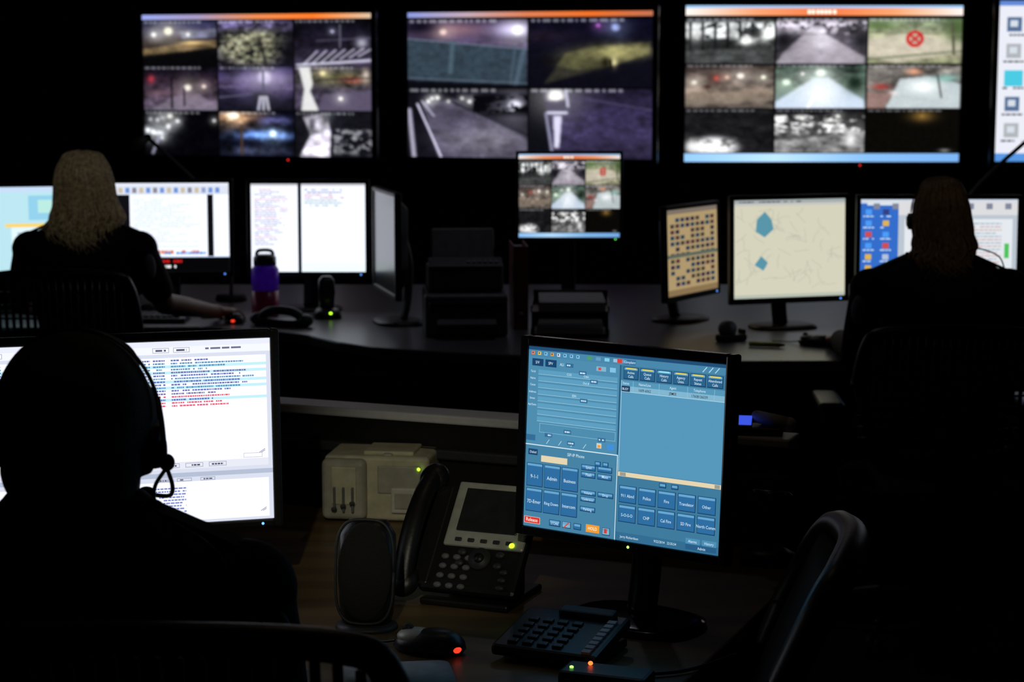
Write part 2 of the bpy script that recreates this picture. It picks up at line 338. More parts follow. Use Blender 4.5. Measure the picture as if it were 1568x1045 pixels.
def tv3(res=(200,350)):
    T=Tile(np.zeros((res[0],res[1],3))); T.fill((.01,.01,.015))
    xs=[0,.325,.655,1]; ys=[.075,.37,.655,.94]
    t=[[T.sub(xs[i]+.004,ys[j]+.008,xs[i+1]-.002,ys[j+1]-.002) for i in range(3)] for j in range(3)]
    a=t[0][0]; a.fill((.15,.16,.16)); a.trees((.88,.9,.9),10,.42,.05,.5)
    for k in range(7): a.line(.05+.14*k,.1,.05+.14*k,.8,.014,(.08,.09,.09))
    a.blob(.12,.35,.06,.15,(.9,.9,.9)); a.blob(.9,.35,.06,.2,(.9,.92,.9)); a.poly([(0,.72),(1,.62),(1,1),(0,1)],(.24,.25,.25)); a.blob(.7,.5,.1,.1,(.92,.94,.92)); a.noise(16,.5)
    a=t[0][1]; a.fill((.28,.26,.3)); a.trees((.75,.72,.78),12,.45,.02,.4); a.noise(14,.5); a.poly([(.3,.35),(.55,.35),(.98,.85),(.98,1),(.0,1),(.08,.75)],(.66,.63,.68),.9); a.blob(.5,.5,.12,.15,(.85,.83,.88)); a.blob(.08,.5,.1,.22,(.08,.08,.1)); a.blob(.95,.5,.1,.2,(.1,.1,.12)); a.noise(8,.2)
    a=t[0][2]; a.grad((.45,.52,.4),(.6,.62,.48),(.72,.68,.58),(.48,.5,.36)); a.noise(16,.4); a.poly([(0,.45),(.5,.28),(1,.52),(1,.75),(.3,1),(0,.85)],(.8,.76,.68),.7); a.blob(.95,.2,.12,.3,(.28,.38,.2)); a.blob(.1,.15,.2,.1,(.35,.45,.25)); a.line(.9,.1,.92,.8,.014,(.3,.3,.22)); a.line(0,.9,1,.72,.015,(.38,.42,.3)); a.line(0,.3,1,.35,.01,(.45,.45,.35))
    d=np.hypot((a.X-.5)*1.9,(a.Y-.45)); a.mix((abs(d-.15)<.032).astype(float),(.82,.1,.1)); a.line(.45,.36,.55,.54,.016,(.8,.12,.12)); a.line(.55,.36,.45,.54,.016,(.8,.12,.12))
    a=t[1][0]; a.grad((.2,.16,.15),(.38,.33,.3),(.5,.43,.38),(.3,.27,.25)); a.noise(14,.6); a.lamp(.62,.25,.045,(1,.95,.9)); a.lamp(.35,.3,.02,(.95,.3,.25)); a.lamp(.47,.28,.02,(1,.8,.7)); a.lamp(.1,.4,.03,(.95,.92,.85)); a.blob(.25,.5,.04,.04,(.25,.1,.1)); a.poly([(0,.68),(1,.55),(1,.82),(0,.95)],(.55,.49,.42),.5); a.lamp(.88,.28,.03,(1,1,.9))
    a=t[1][1]; a.grad((.2,.27,.24),(.38,.46,.4),(.5,.58,.62)); a.noise(14,.8,0,.5); a.poly([(.42,.3),(.58,.28),(.98,.8),(1,1),(.0,1),(.0,.85)],(.80,.86,.95),.85); a.blob(.5,.65,.2,.4,(.95,.97,1),.8); a.lamp(.5,.18,.06,(.95,1,.95)); a.lamp(.12,.4,.05,(.9,1,.9)); a.blob(.88,.4,.1,.2,(.08,.14,.1)); a.line(.48,.5,.36,1,.012,(1,1,1)); a.lamp(.3,.2,.02)
    a=t[1][2]; a.fill((.42,.4,.38)); a.noise(14,.7); a.poly([(.35,.32),(.65,.25),(1,.42),(1,1),(.2,1)],(.76,.82,.84),.85); a.blob(.6,.5,.15,.15,(.95,.97,.97)); a.blob(.15,.5,.09,.07,(.65,.2,.18)); a.blob(.28,.65,.05,.05,(.9,.85,.85)); a.blob(.85,.3,.13,.08,(.5,.72,.68)); a.poly([(0,.62),(.28,.65),(.18,1),(0,1)],(.6,.45,.42),.8); a.blob(.5,.15,.08,.07,(.9,.6,.45)); a.line(.75,.2,.8,.75,.01,(.3,.3,.3))
    a=t[2][0]; a.fill((.09,.09,.10)); a.noise(14,.7); a.blob(.33,.88,.28,.26,(.95,.95,.97),1,3); a.trees((.3,.3,.3),20,.52,.62,1,.05,.6); a.blob(.08,.85,.08,.15,(.9,.9,.9)); a.blob(.3,.85,.15,.12,(1,1,1))
    a=t[2][1]; a.grad((.07,.07,.08),(.28,.28,.28),(.4,.4,.4)); a.trees((.85,.85,.85),14,.5,.1,.6); a.poly([(0,.72),(1,.5),(1,1),(0,1)],(.48,.48,.48),.8); a.noise(18,.7); a.blob(.85,.7,.06,.16,(.92,.92,.92)); a.lamp(.3,.2,.02); a.lamp(.7,.15,.025)
    a=t[2][2]; a.fill((.035,.03,.02)); a.blob(.6,.15,.14,.13,(.45,.33,.12),.9); a.lamp(.6,.14,.02,(.6,.45,.18)); a.blob(.85,.95,.06,.04,(.5,.5,.5))
    for r in t:
        for x in r: x.label()
    T.a[:]=finish(T,.85,.7 if res[0]>150 else .4)
    T.sub(0,0,1,.02).hgrad((.6,.75,.9),(.6,.7,.85),(.6,.75,.9)); h=T.sub(0,.02,1,.065); h.hgrad((.95,.92,.9),(.92,.6,.42),(.9,.45,.25),(.93,.6,.4),(.95,.9,.88))
    for k in range(7): h.mix(((h.X>.44+k*.015)&(h.X<.452+k*.015)&(h.Y>.25)&(h.Y<.8)).astype(float),(1,.97,.9))
    T.sub(0,.945,1,1).hgrad((.55,.75,.95),(.7,.85,.98),(.5,.7,.9),(.45,.65,.88))
    return T.a

# ------------------------------------------------------------ monitors & TVs
def monitor(name,C,w,h,yaw,tilt=0,desk=.75,bez=.016,strength=1.0,rects=None,texts=None,video=None,off=False,bezmat=None,pwr=(.1,.3,1),bezb=None,px=.46):
    E=empty(name,(C[0],C[1],desk),rad(yaw)); z=C[2]-desk
    T=Matrix.Translation((0,0,z))@Matrix.Rotation(-rad(tilt),4,'X')
    bm=bezmat or BLK; bb=bezb or bez*1.25
    b=MB()
    b.box((-(w+bez)/2,.008,(bez-bb)/2),(bez,.024,h+bez+bb),bm,.004,M=T); b.box(((w+bez)/2,.008,(bez-bb)/2),(bez,.024,h+bez+bb),bm,.004,M=T)
    b.box((0,.008,(h+bez)/2),(w+.004,.024,bez),bm,.004,M=T); b.box((0,.008,-(h+bb)/2),(w+.004,.024,bb),bm,.004,M=T)
    b.box((0,.012,0),(w+.006,.018,h+.006),bm,.001,M=T)
    b.box((0,.036,0),(w*.96,.035,h*.94),bm,.006,M=T,taper=.8)
    for k in range(8): b.box((0,.0535,h*.1+k*.008),(w*.45,.003,.003),DGR,.0005,M=T)
    b.obj('housing',E)
    b=MB(); b.box((0,.062,-.0),(.09,.025,.09),bm,.006,M=T)
    b.sweep([(0,.07,z),(0,.085,z*.7),(0,.08,z*.3),(0,.065,.012)],.028,bm,seg=12,flat=.5)
    b.loft([(.001,0,.045,.115,.085),(.008,0,.045,.115,.085),(.013,0,.045,.10,.07)],bm,p=2.6)
    b.obj('stand',E)
    if pwr: MB().ell((w*px,-.004,-h/2-bb*.5),(.0022,.0022,.0022),led('pwr%g%g%g'%pwr,pwr,3),M=T).obj('power_light',E)
    S=T@Matrix.Translation((0,-.0005,0))
    if off:
        MB().box((0,.0018,0),(w,.002,h),OFFS,.0002,M=T).obj('screen',E)
    if video is not None: video_mesh('screen',w,h,video,E,S,strength)
    if rects: ui_mesh('screen',w,h,rects,E,S,strength)
    if texts: text_mesh('screen_text',w,h,texts,E,S,strength)
    return E
def television(C,w,h,yaw,img=None,rects=None,strength=1.0,ledc=(.8,.02,.02)):
    E=empty('wall_television',(C[0],C[1],C[2]),rad(yaw)); bez=.028
    b=MB()
    for sx in (-1,1): b.box((sx*(w+bez)/2,0,0),(bez,.03,h+2*bez),BLKG,.005)
    b.box((0,0,(h+bez)/2),(w+.004,.03,bez),BLKG,.005); b.box((0,0,-(h+bez)/2),(w+.004,.03,bez),BLKG,.005)
    b.box((0,.02,0),(w+.03,.035,h+.03),BLK,.004); b.box((0,.05,-.03),(w*.7,.05,h*.7),BLK,.01,taper=.85)
    b.obj('housing',E)
    d=9.93-C[1]; a=-rad(yaw)
    b=MB(); b.box((0,.085,0),(.35,.02,.35),DGR,.004)
    wy=Matrix.Rotation(a,3,'Z')@Vector((0,d-.02,0))
    b.cap((0,.09,0),tuple(wy),.025,.025,DGR); b.box(tuple(wy),(.3,.02,.3),DGR,.003,rot=(0,0,a)); b.obj('wall_bracket',E)
    MB().ell((w*.14,-.016,-h/2-bez*.6),(.004,.003,.004),led('red',ledc,2)).obj('power_light',E)
    S=Matrix.Translation((0,-.004,0))
    if img is not None: video_mesh('screen',w,h,img,E,S,strength)
    else: ui_mesh('screen',w,h,rects,E,S,strength)
    return E
television((-1.237,9.55,1.54),1.19,.68,-16,tv1(),strength=1.3)
television((.078,9.4,1.542),1.205,.69,-16,tv2(),strength=1.3)
V3=tv3()
television((1.494,9.5,1.547),1.325,.745,0,V3,strength=1.25)
R=[(0,0,1,1,(.93,.94,.98),0),(0,0,1,.03,(.4,.55,.85),1),(0,.95,1,1,(.35,.6,.9),1)]
for i in range(8):
    for j in range(5):
        c=random.choice([(.55,.6,.65),(.35,.45,.6),(.7,.72,.74),(.3,.3,.35)])
        if (i,j)==(0,2): c=(.25,.75,.88)
        u=.03+i*.12; v=.1+j*.165; R.append((u,v,u+.055,v+.09,c,1)); R.append((u+.012,v+.02,u+.04,v+.06,(.85,.88,.92),2)); words(R,u-.01,v+.105,u+.07,.012,(.3,.3,.35),2,wmin=.006,wmax=.02)
R.append((.025,.43,.095,.53,(.3,.8,.9),3))
television((2.90,9.25,1.56),1.26,.745,0,None,R)

monitor('desktop_monitor',(.219,7.5,1.134),.386,.318,0,0,.75,bez=.012,video=tv3((130,165)),strength=1.05,pwr=(.1,.8,.1))

# --- left console monitors
W=(.93,.95,1.0)
R=[(0,0,1,1,(.05,.05,.06),0),(0,0,.41,1,W,1),(.44,0,1,1,W,1),(0,0,.41,.025,(.75,.75,.78),2),(.44,0,1,.025,(.75,.75,.78),2)]
for i in range(24):
    c=(.62,.6,.7) if i%4 else (.85,.6,.65)
    words(R,.03,.06+i*.027,.03+random.uniform(.15,.3),.011,c)
    if i<7: words(R,.47,.06+i*.03,.6+random.uniform(.1,.34),.014,random.choice([(.55,.55,.68),(.8,.6,.65),(.6,.7,.7)]))
R.append((.44,.9,1,1,(.9,.95,.97),2))
monitor('desktop_monitor',(-.729,7.0,1.05),.408,.315,0,2,.75,rects=R,strength=1.2)
R=[(0,0,1,1,(.72,.8,.92),0),(0,0,1,.03,(.85,.87,.92),1),(0,.03,1,.13,(.82,.84,.9),1),(.17,.13,.82,.83,W,1),(.82,.13,.87,.83,(.05,.05,.06),1),(.87,.13,1,.83,W,1),(.0,.84,1,1,(.02,.02,.025),1),(.0,.13,.17,.84,(.05,.05,.07),1)]
for i in range(16): R.append((.02+i*.058,.05,.055+i*.058,.11,random.choice([(.55,.6,.75),(.5,.5,.55),(.4,.55,.8),(.75,.7,.6)]),2))
for i in range(20): words(R,.2,.18+i*.028,.2+random.uniform(.2,.6),.01,(.78,.82,.88))
words(R,.3,.76,.75,.04,(.85,.45,.2)); words(R,.35,.78,.8,.025,(.2,.5,.8),3)
words(R,.3,.87,.6,.03,(.75,.1,.1)); words(R,.35,.93,.55,.03,(.9,.9,.9))
for i in range(5): R.append((.03,.2+i*.1,.06,.24+i*.1,(.9,.9,.95),2))
monitor('desktop_monitor',(-1.234,7.05,1.048),.425,.318,4,2,.75,rects=R,strength=1.2)
R=[(0,0,1,1,(.70,.86,.9),0),(0,0,1,.06,(.75,.83,.93),1),(.7,.1,.95,.38,(.55,.78,.88),1),(.78,.15,.9,.3,(.7,.88,.85),2),(.5,.42,1,.46,(.95,.8,.4),1),(.55,.46,1,1,(.85,.93,.95),1)]
for i in range(6): words(R,.6,.52+i*.06,.9,.02,(.6,.7,.8))
monitor('desktop_monitor',(-1.80,6.95,1.043),.41,.31,14,2,.75,rects=R,strength=1.15)
monitor('desktop_monitor',(-.435,6.66,1.03),.40,.325,-76,0,.75,off=True,bezmat=DGR,pwr=None)

# --- right console monitors
R=[(0,0,1,1,(.76,.66,.48),0),(0,0,1,.05,(.55,.5,.45),1),(0,.93,1,1,(.6,.5,.35),1)]
for j in range(12):
    for i in range(9):
        if random.random()<.72:
            u=.06+i*.1; v=.1+j*.068
            R.append((u,v,u+.075,v+.045,random.choice([(.22,.2,.3),(.35,.25,.25),(.2,.28,.36),(.3,.28,.25),(.15,.3,.4)]),2))
R.append((0,.52,1,.56,(.4,.45,.4),3))
monitor('desktop_monitor',(.622,6.72,.995),.365,.292,57,2,.75,rects=R,strength=.8)
R=[(0,0,1,1,(.86,.85,.76),0),(0,0,1,.035,(.66,.7,.7),1),(0,.035,1,.06,(.8,.8,.78),1),(0,.965,1,1,(.75,.78,.72),1)]
def seg(R,u0,v0,u1,v1,t,c,l=2):
    dx,dy=u1-u0,v1-v0; L=math.hypot(dx,dy); nx,ny=-dy/L*t,dx/L*t
    R.append((0,0,0,0,c,l,[(u0+nx,v0+ny),(u0-nx,v0-ny),(u1-nx,v1-ny),(u1+nx,v1+ny)]))
for k in range(70):
    u,v=random.uniform(.05,.9),random.uniform(.1,.9); a=random.uniform(0,6.28)
    for q in range(4):
        a+=random.uniform(-.6,.6); u2=min(.98,max(.02,u+.035*math.cos(a))); v2=min(.95,max(.08,v+.035*math.sin(a)))
        if abs(u2-u)+abs(v2-v)<.01: break
        seg(R,u,v,u2,v2,.0018,(.70,.70,.64)); u,v=u2,v2
words(R,.04,.015,.6,.012,(.3,.3,.35))
T1=(.36,.60,.68)
R.append((0,0,0,0,T1,3,[(.2,.2),(.19,.32),(.27,.38),(.35,.3),(.33,.2),(.27,.12)]))
R.append((0,0,0,0,T1,3,[(.24,.57),(.18,.66),(.26,.72),(.30,.64)]))
monitor('desktop_monitor',(.925,6.5,1.021),.405,.325,18,2,.75,rects=R,strength=.95)
R=[(0,0,1,1,(.20,.42,.78),0),(0,0,1,.04,(.8,.84,.9),1),(.0,.93,.3,1,(.1,.25,.55),1)]
for j in range(7):
    for i in range(2):
        u=.03+i*.11; v=.1+j*.115; c=random.choice([(.7,.75,.85),(.3,.6,.95),(.8,.3,.3),(.2,.25,.5),(.85,.7,.3)])
        R.append((u,v,u+.04,v+.055,c,2)); words(R,u-.015,v+.065,u+.055,.014,(.75,.85,.95),2,wmin=.01,wmax=.03)
R+=[(.04,.02,.26,.06,(.85,.88,.9),2),(.24,.02,1,.16,(.85,.85,.86),2),(.24,.16,1,.76,(.72,.76,.8),2),(.28,.2,.97,.72,(.88,.90,.92),3),(.92,.45,.95,.6,(.3,.75,.35),4)]
for i in range(8): R.append((.08+i*.12,.04,.12+i*.12,.1,(.5,.52,.6),4))
for i in range(14): words(R,.34,.24+i*.033,.9,.012,random.choice([(.65,.68,.75),(.6,.7,.75),(.8,.65,.65)]),4)
words(R,.6,.8,.95,.03,(.75,.82,.9),2)
monitor('desktop_monitor',(1.419,6.5,1.021),.52,.325,0,2,.75,rects=R,strength=1.05)

# --- front left monitor (call list)
WW=(.95,.96,1.0)
R=[(0,0,1,1,(.80,.82,.88),0),(0,.03,1,.07,(.9,.91,.95),1),(0,0,1,.03,(.86,.87,.92),1),(.01,.09,.985,.66,WW,1),(.01,.66,.985,.70,(.85,.86,.9),1),(0,.72,1,.745,(.66,.7,.78),1),(.01,.77,.985,.985,WW,1)]
for u in (.05,.2,.6,.67): outline(R,u,.035,u+.055,.062,(.5,.52,.6),.0015,2,1.6); words(R,u+.01,.044,u+.045,.01,(.3,.3,.4),3)
words(R,.75,.04,.9,.01,(.4,.4,.5),3)
for i in range(16):
    v=.10+i*.0165; red=i in (12,14,15)
    if i in (2,4,7,9,13): R.append((.01,v-.003,.985,v+.0125,(.72,.88,.95),2))
    c=(.85,.3,.4) if red else random.choice([(.35,.4,.7),(.3,.52,.68),(.42,.38,.58),(.35,.38,.65)])
    for (a,b2) in ((.02,.1),(.16,.24),(.5,.55),(.565,.59),(.6,.64),(.66,.66+random.uniform(.12,.3))): words(R,a,v,b2,.0085,c,3,wmin=.003,wmax=.010,dens=.92)
for i in range(26): words(R,.012,.38+i*.0125,.05,.006,(.4,.5,.75),3,wmin=.004,wmax=.015)
for u in (.12,.3,.62,.7,.78): outline(R,u,.668,u+.06,.692,(.5,.52,.6),.0015,2,1.6); words(R,u+.01,.676,u+.05,.009,(.3,.3,.4),3,wmin=.004,wmax=.012)
outline(R,.9,.63,.965,.655,(.6,.62,.7),.0015,2,1.6)
for u in (.6,.67,.75): outline(R,u,.75,u+.05,.768,(.5,.52,.6),.0015,2,1.6); words(R,u+.01,.756,u+.04,.007,(.3,.3,.4),3,wmin=.004,wmax=.012)
for i in range(10): words(R,.5,.80+i*.016,.7,.008,(.45,.5,.75),3,wmin=.004,wmax=.014)
for v in (.63,.955): seg(R,.955,v,.975,v-.02,.0015,(.5,.5,.6)); seg(R,.962,v,.975,v-.012,.0015,(.5,.5,.6))
monitor('desktop_monitor',(-.622,3.10,1.022),.474,.298,16,3,.73,rects=R,strength=1.2,bez=.015,bezb=.015)

# --- front right monitor (dispatch phone software)
BG=(.24,.47,.60); LT=(.34,.60,.73); DK=(.10,.26,.42); LN=(.55,.75,.85); TX=(.80,.90,.96); CR=(.88,.82,.68)
R=[(0,0,1,1,BG,0),(0,0,1,.018,(.13,.3,.45),1),(0,.018,1,.055,(.28,.52,.66),1)]
ic=[(.9,.6,.2),(.85,.85,.8),(.9,.5,.3),(.9,.75,.3),(.8,.85,.9),(.5,.75,.9),(.9,.4,.3)]
for i in range(8): R.append((.015+i*.034,.026,.032+i*.034,.044,random.choice(ic),2)); R.append((.019+i*.034,.03,.026+i*.034,.038,(.2,.3,.4),3))
for i in range(5): R.append((.31+i*.045,.026,.335+i*.045,.044,random.choice([(.3,.6,.4),(.5,.8,.9),(.6,.75,.85),(.4,.6,.75)]),2))
R.append((.465,.024,.49,.046,(.85,.25,.2),3)); R.append((.50,.024,.56,.05,(.2,.42,.6),2))
for i in range(3): seg(R,.89+i*.03,.05,.91+i*.03,.022,.002,(.7,.85,.92),3)
R+=[(0,.055,.48,.54,(.30,.54,.67),1),(.48,.055,.487,1,(.16,.35,.48),2),(.483,.54,.4865,1,(.85,.92,.95),4)]
R+=[(.02,.065,.08,.105,DK,2),(.09,.065,.15,.105,DK,2)]
for i in range(8):
    v=.125+i*.037
    R.append((.055,v,.47,v+.024,(.36,.61,.74),2)); R.append((.055,v+.024,.47,v+.0262,(.62,.80,.88),3))
for (u,v) in ((.2,.075),(.27,.11),(.33,.15),(.28,.26),(.2,.44),(.1,.47),(.22,.50),(.38,.46)): R.append((u,v,u+.04,v+.022,(.2,.42,.58),4)); words(R,u+.006,v+.007,u+.034,.008,TX,5,wmin=.004,wmax=.012)
R.append((.36,.075,.41,.1,(.5,.7,.8),4)); R.append((.37,.08,.385,.095,(.8,.3,.3),5)); R.append((.43,.075,.46,.1,(.5,.75,.88),4))
outline(R,.07,.42,.47,.47,LN,.002,3)
for i in range(4): seg(R,.11+i*.065,.53,.125+i*.065,.505,.0015,(.7,.85,.9),3)
R.append((.375,.490,.40,.518,(.8,.82,.8),4)); R.append((.38,.5,.395,.515,(.95,.6,.2),5)); R.append((.43,.488,.465,.52,(.25,.55,.85),4)); R.append((.0,.488,.05,.52,(.2,.42,.58),4))
R.append((0,.54,.483,.545,(.85,.92,.95),4)); R.append((0,.545,.483,1,(.27,.50,.63),2))
R.append((.085,.597,.225,.632,CR,4)); R.append((.015,.567,.065,.60,DK,3))
def btn(u0,v0,u1,v1,c=(.18,.42,.62)):
    R.append((u0,v0,u1,v1,(.08,.2,.34),4)); R.append((u0+.002,v0+.002,u1-.003,v1-.004,c,5)); R.append((u0+.004,v0+.004,u1-.005,v0+.016,(.40,.64,.80),6))
for i in range(3):
    btn(.01+i*.094,.645,.098+i*.094,.775); btn(.01+i*.094,.785,.098+i*.094,.915)
for v in (.615,.655):
    for u in (.30,.385): btn(u,v,u+.075,v+.032)
for k,(u,v) in enumerate(((.30,.755),(.30,.79),(.39,.755),(.30,.845),(.37,.59),(.41,.59))): btn(u,v,u+.08 if k<4 else u+.03,v+.028)
R.append((.005,.945,.09,.982,(.85,.2,.17),5)); outline(R,.005,.945,.09,.982,(.95,.8,.75),.002,6)
btn(.14,.945,.20,.98); btn(.21,.945,.255,.98,(.5,.7,.8)); btn(.27,.945,.31,.98); R.append((.335,.94,.405,.982,(.93,.60,.2),5)); btn(.42,.945,.46,.985,(.5,.7,.8)); R.append((.43,.95,.445,.975,(.8,.25,.2),7))
seg(R,.22,.978,.245,.948,.003,(.8,.3,.2),8)
for i in range(6):
    u=.50+i*.083; btn(u,.062,u+.076,.128,(.16,.38,.54)); R.append((u+.012,.066,u+.064,.073,(.9,.82,.3) if i!=2 else (.6,.9,.95),7))
R.append((.49,.135,1,.165,(.33,.58,.71),2)); R.append((.49,.165,1,.195,(.50,.70,.80),2)); R.append((.49,.165,.535,.195,(.1,.22,.35),3)); R.append((.49,.195,1,.625,(.33,.58,.72),2))
R.append((.49,.135,.493,.625,(.65,.82,.9),3)); R.append((.49,.195,1,.197,(.75,.9,.95),3)); R.append((.55,.135,.552,.195,LN,4)); R.append((.68,.135,.682,.195,LN,4)); R.append((.82,.135,.822,.195,LN,4)); R.append((.95,.135,.952,.195,LN,4))
R.append((.49,.628,1,.652,CR,3)); R.append((.5,.63,.53,.65,(.6,.6,.55),4)); R.append((.97,.63,.995,.65,(.6,.6,.55),4))
for i in range(2): btn(.70+i*.06,.66,.735+i*.06,.685)
for j in range(2):
    for i in range(5): btn(.50+i*.098,.70+j*.105,.588+i*.098,.793+j*.105)
R.append((.487,.955,1,1,(.2,.42,.56),3)); R.append((.84,.93,.91,.96,(.3,.55,.7),4)); R.append((.92,.93,.99,.96,(.3,.55,.7),4)); R.append((.84,.962,.99,.99,(.16,.36,.52),4))
S=.0080; TB=(.02,.05,.1)
X=[('9-1-1',.054,.72,S*1.05,TX),('Admin',.148,.72,S*1.05,TX),('Business',.242,.72,S*.95,TX),('7D-Emer',.054,.86,S,TX),('Ring Down',.148,.86,S*.85,TX),('Intercom',.242,.86,S*.95,TX),
('Release',.047,.963,S*1.05,(1,.95,.9)),('HOLD',.37,.961,S*.9,(1,.97,.85)),('Complaint',.53,.037,S*.7,TX),
('S/V',.05,.086,S*.8,TX),('SPV',.12,.086,S*.8,TX),('ALI',.18,.086,S*.8,TX),('SIP-IP Phone',.27,.575,S*.9,TX),('Dialed',.042,.584,S*.7,TX),
('Flash',.34,.67,S*.8,TX),('Mute',.425,.67,S*.8,TX),('Speak',.34,.63,S*.7,TX),('Volume',.34,.77,S*.7,TX),('Conference',.34,.806,S*.62,TX),('Drop',.43,.77,S*.7,TX),('Parking',.34,.86,S*.75,TX),('STORE',.17,.965,S*.7,TX),
('Jerry Richardson',.56,.978,S*.7,TX),('9/22/2014   22:35:54',.74,.975,S*.68,TX),('Alarms',.875,.946,S*.75,TX),('History',.955,.946,S*.75,TX),('Admin',.92,.978,S*.75,TX),
('Status',.515,.15,S*.7,TX),('Name/Line',.61,.15,S*.7,TX),('Agent',.75,.15,S*.7,TX),('Telephone',.88,.15,S*.7,TX),('BUSY',.513,.181,S*.7,TX),('1609-6062',.61,.181,S*.75,TB),('JEMSE',.75,.181,S*.75,TB),('17608136039',.88,.181,S*.75,TB)]
for i,(a,b2) in enumerate((('Active','Calls'),('Queue','Calls'),('History','Calls'),('Agency','Units'),('Repeat','Status'),('Abandoned','Calls'))):
    X.append((a,.538+i*.083,.092,S*.72,TX)); X.append((b2,.538+i*.083,.113,S*.72,TX))
for i,a in enumerate(('911 Abnd','Police','Fire','Translator','Other')): X.append((a,.544+i*.098,.755,S*.85,TX))
for i,a in enumerate(('S-O-S-O','CHP','Cal Fire','SD Fire','North Comm')): X.append((a,.544+i*.098,.86,S*.85,TX))
for v,t in ((.137,'Tel #'),(.174,'Name'),(.21,'Cause'),(.25,'Address'),(.285,'Street'),(.32,'Apt/Suite')): X.append((t,.028,v,S*.6,TX))
for u,v,t in ((.22,.137,'COS'),(.31,.137,'Class'),(.31,.175,'Out #'),(.25,.25,'ESN')): X.append((t,u,v,S*.65,TX))
monitor('desktop_monitor',(.170,3.0,1.021),.358,.291,-35,3.2,.73,rects=R,texts=X,strength=1.06,bez=.016,bezb=.016,bezmat=BLKG,pwr=(.3,1,.1),px=.06)

# ------------------------------------------------------------ room
def plane_box(name,c,size,m):
    MB().box(c,size,m,0).obj(name)
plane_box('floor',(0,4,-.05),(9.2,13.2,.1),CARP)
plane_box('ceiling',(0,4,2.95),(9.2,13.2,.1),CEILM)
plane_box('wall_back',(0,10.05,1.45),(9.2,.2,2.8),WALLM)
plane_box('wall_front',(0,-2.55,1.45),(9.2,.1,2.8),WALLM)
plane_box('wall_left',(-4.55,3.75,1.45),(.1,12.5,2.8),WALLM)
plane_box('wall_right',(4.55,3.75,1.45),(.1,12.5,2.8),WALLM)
TRIM=mat('rubber_baseboard',(.01,.01,.01),.6)
plane_box('baseboard_back',(0,9.94,.05),(9.0,.02,.1),TRIM)
plane_box('baseboard_left',(-4.49,3.75,.05),(.02,12.3,.1),TRIM)
plane_box('baseboard_right',(4.49,3.75,.05),(.02,12.3,.1),TRIM)

# front desk
E=empty('dispatch_desk',(0,0,0))
fd=[(-1.7,2.5),(.08,2.5),(.17,2.58),(.25,2.73),(.33,2.92),(.39,3.07),(.46,3.25),(.53,3.42),(.53,3.50),(-1.7,4.41)]
MB().prism(fd,.70,.73,WOOD).obj('desktop',E)
b=MB(); b.box((-1.66,3.4,.35),(.03,1.6,.70),DGR); b.box((-.75,3.6,.35),(.03,.7,.70),DGR); b.box((.42,3.42,.35),(.03,.14,.70),DGR); b.obj('support_panels',E)
E=empty('console_partition',(0,0,0))
dv=Vector((.487,-.2)).normalized(); nv=Vector((-dv.y,dv.x))
a0=Vector((-1.75,4.50)); a1=Vector((.52,3.575))
def strip(a0,a1,o0,o1): return [tuple(a0+nv*o0),tuple(a1+nv*o0),tuple(a1+nv*o1),tuple(a0+nv*o1)]
MB().prism(strip(a0,a1,-.01,.05),0,.91,BLK).obj('panel',E)
MB().prism(strip(a0,a1,-.02,.06),.91,.928,LEDG,.004).obj('ledge_cap',E)
b=MB()
b.prism(strip(a0,a1,-.03,-.01),.84,.86,DGR); b.obj('rail',E)

# back console
E=empty('dispatch_console_desk',(0,0,0))
bd=[(-2.9,6.52),(-1.06,6.56),(-.80,6.47),(-.664,6.35),(-.55,6.18),(-.434,6.06),(-.2,5.96),(.1,5.87),(.415,5.76),(.98,5.77),(1.3,5.85),(2.9,5.85),(2.9,7.9),(-2.9,7.9)]
MB().prism(bd,.715,.75,LAM,.006).obj('desktop',E)
b=MB()
b.box((-.05,6.7,.357),(.9,1.1,.714),BLK,.01); b.box((-2.85,7.2,.357),(.04,1.3,.714),BLK); b.box((2.85,7.0,.357),(.04,1.7,.714),BLK); b.box((0,7.8,.357),(5.6,.04,.714),BLK)
for i in range(3): b.box((-.3,6.13,.12+i*.22),(.42,.025,.2),BLK,.006); b.box((-.3,6.112,.18+i*.22),(.14,.015,.012),DGR,.003)
b.obj('pedestal_cabinets',E)

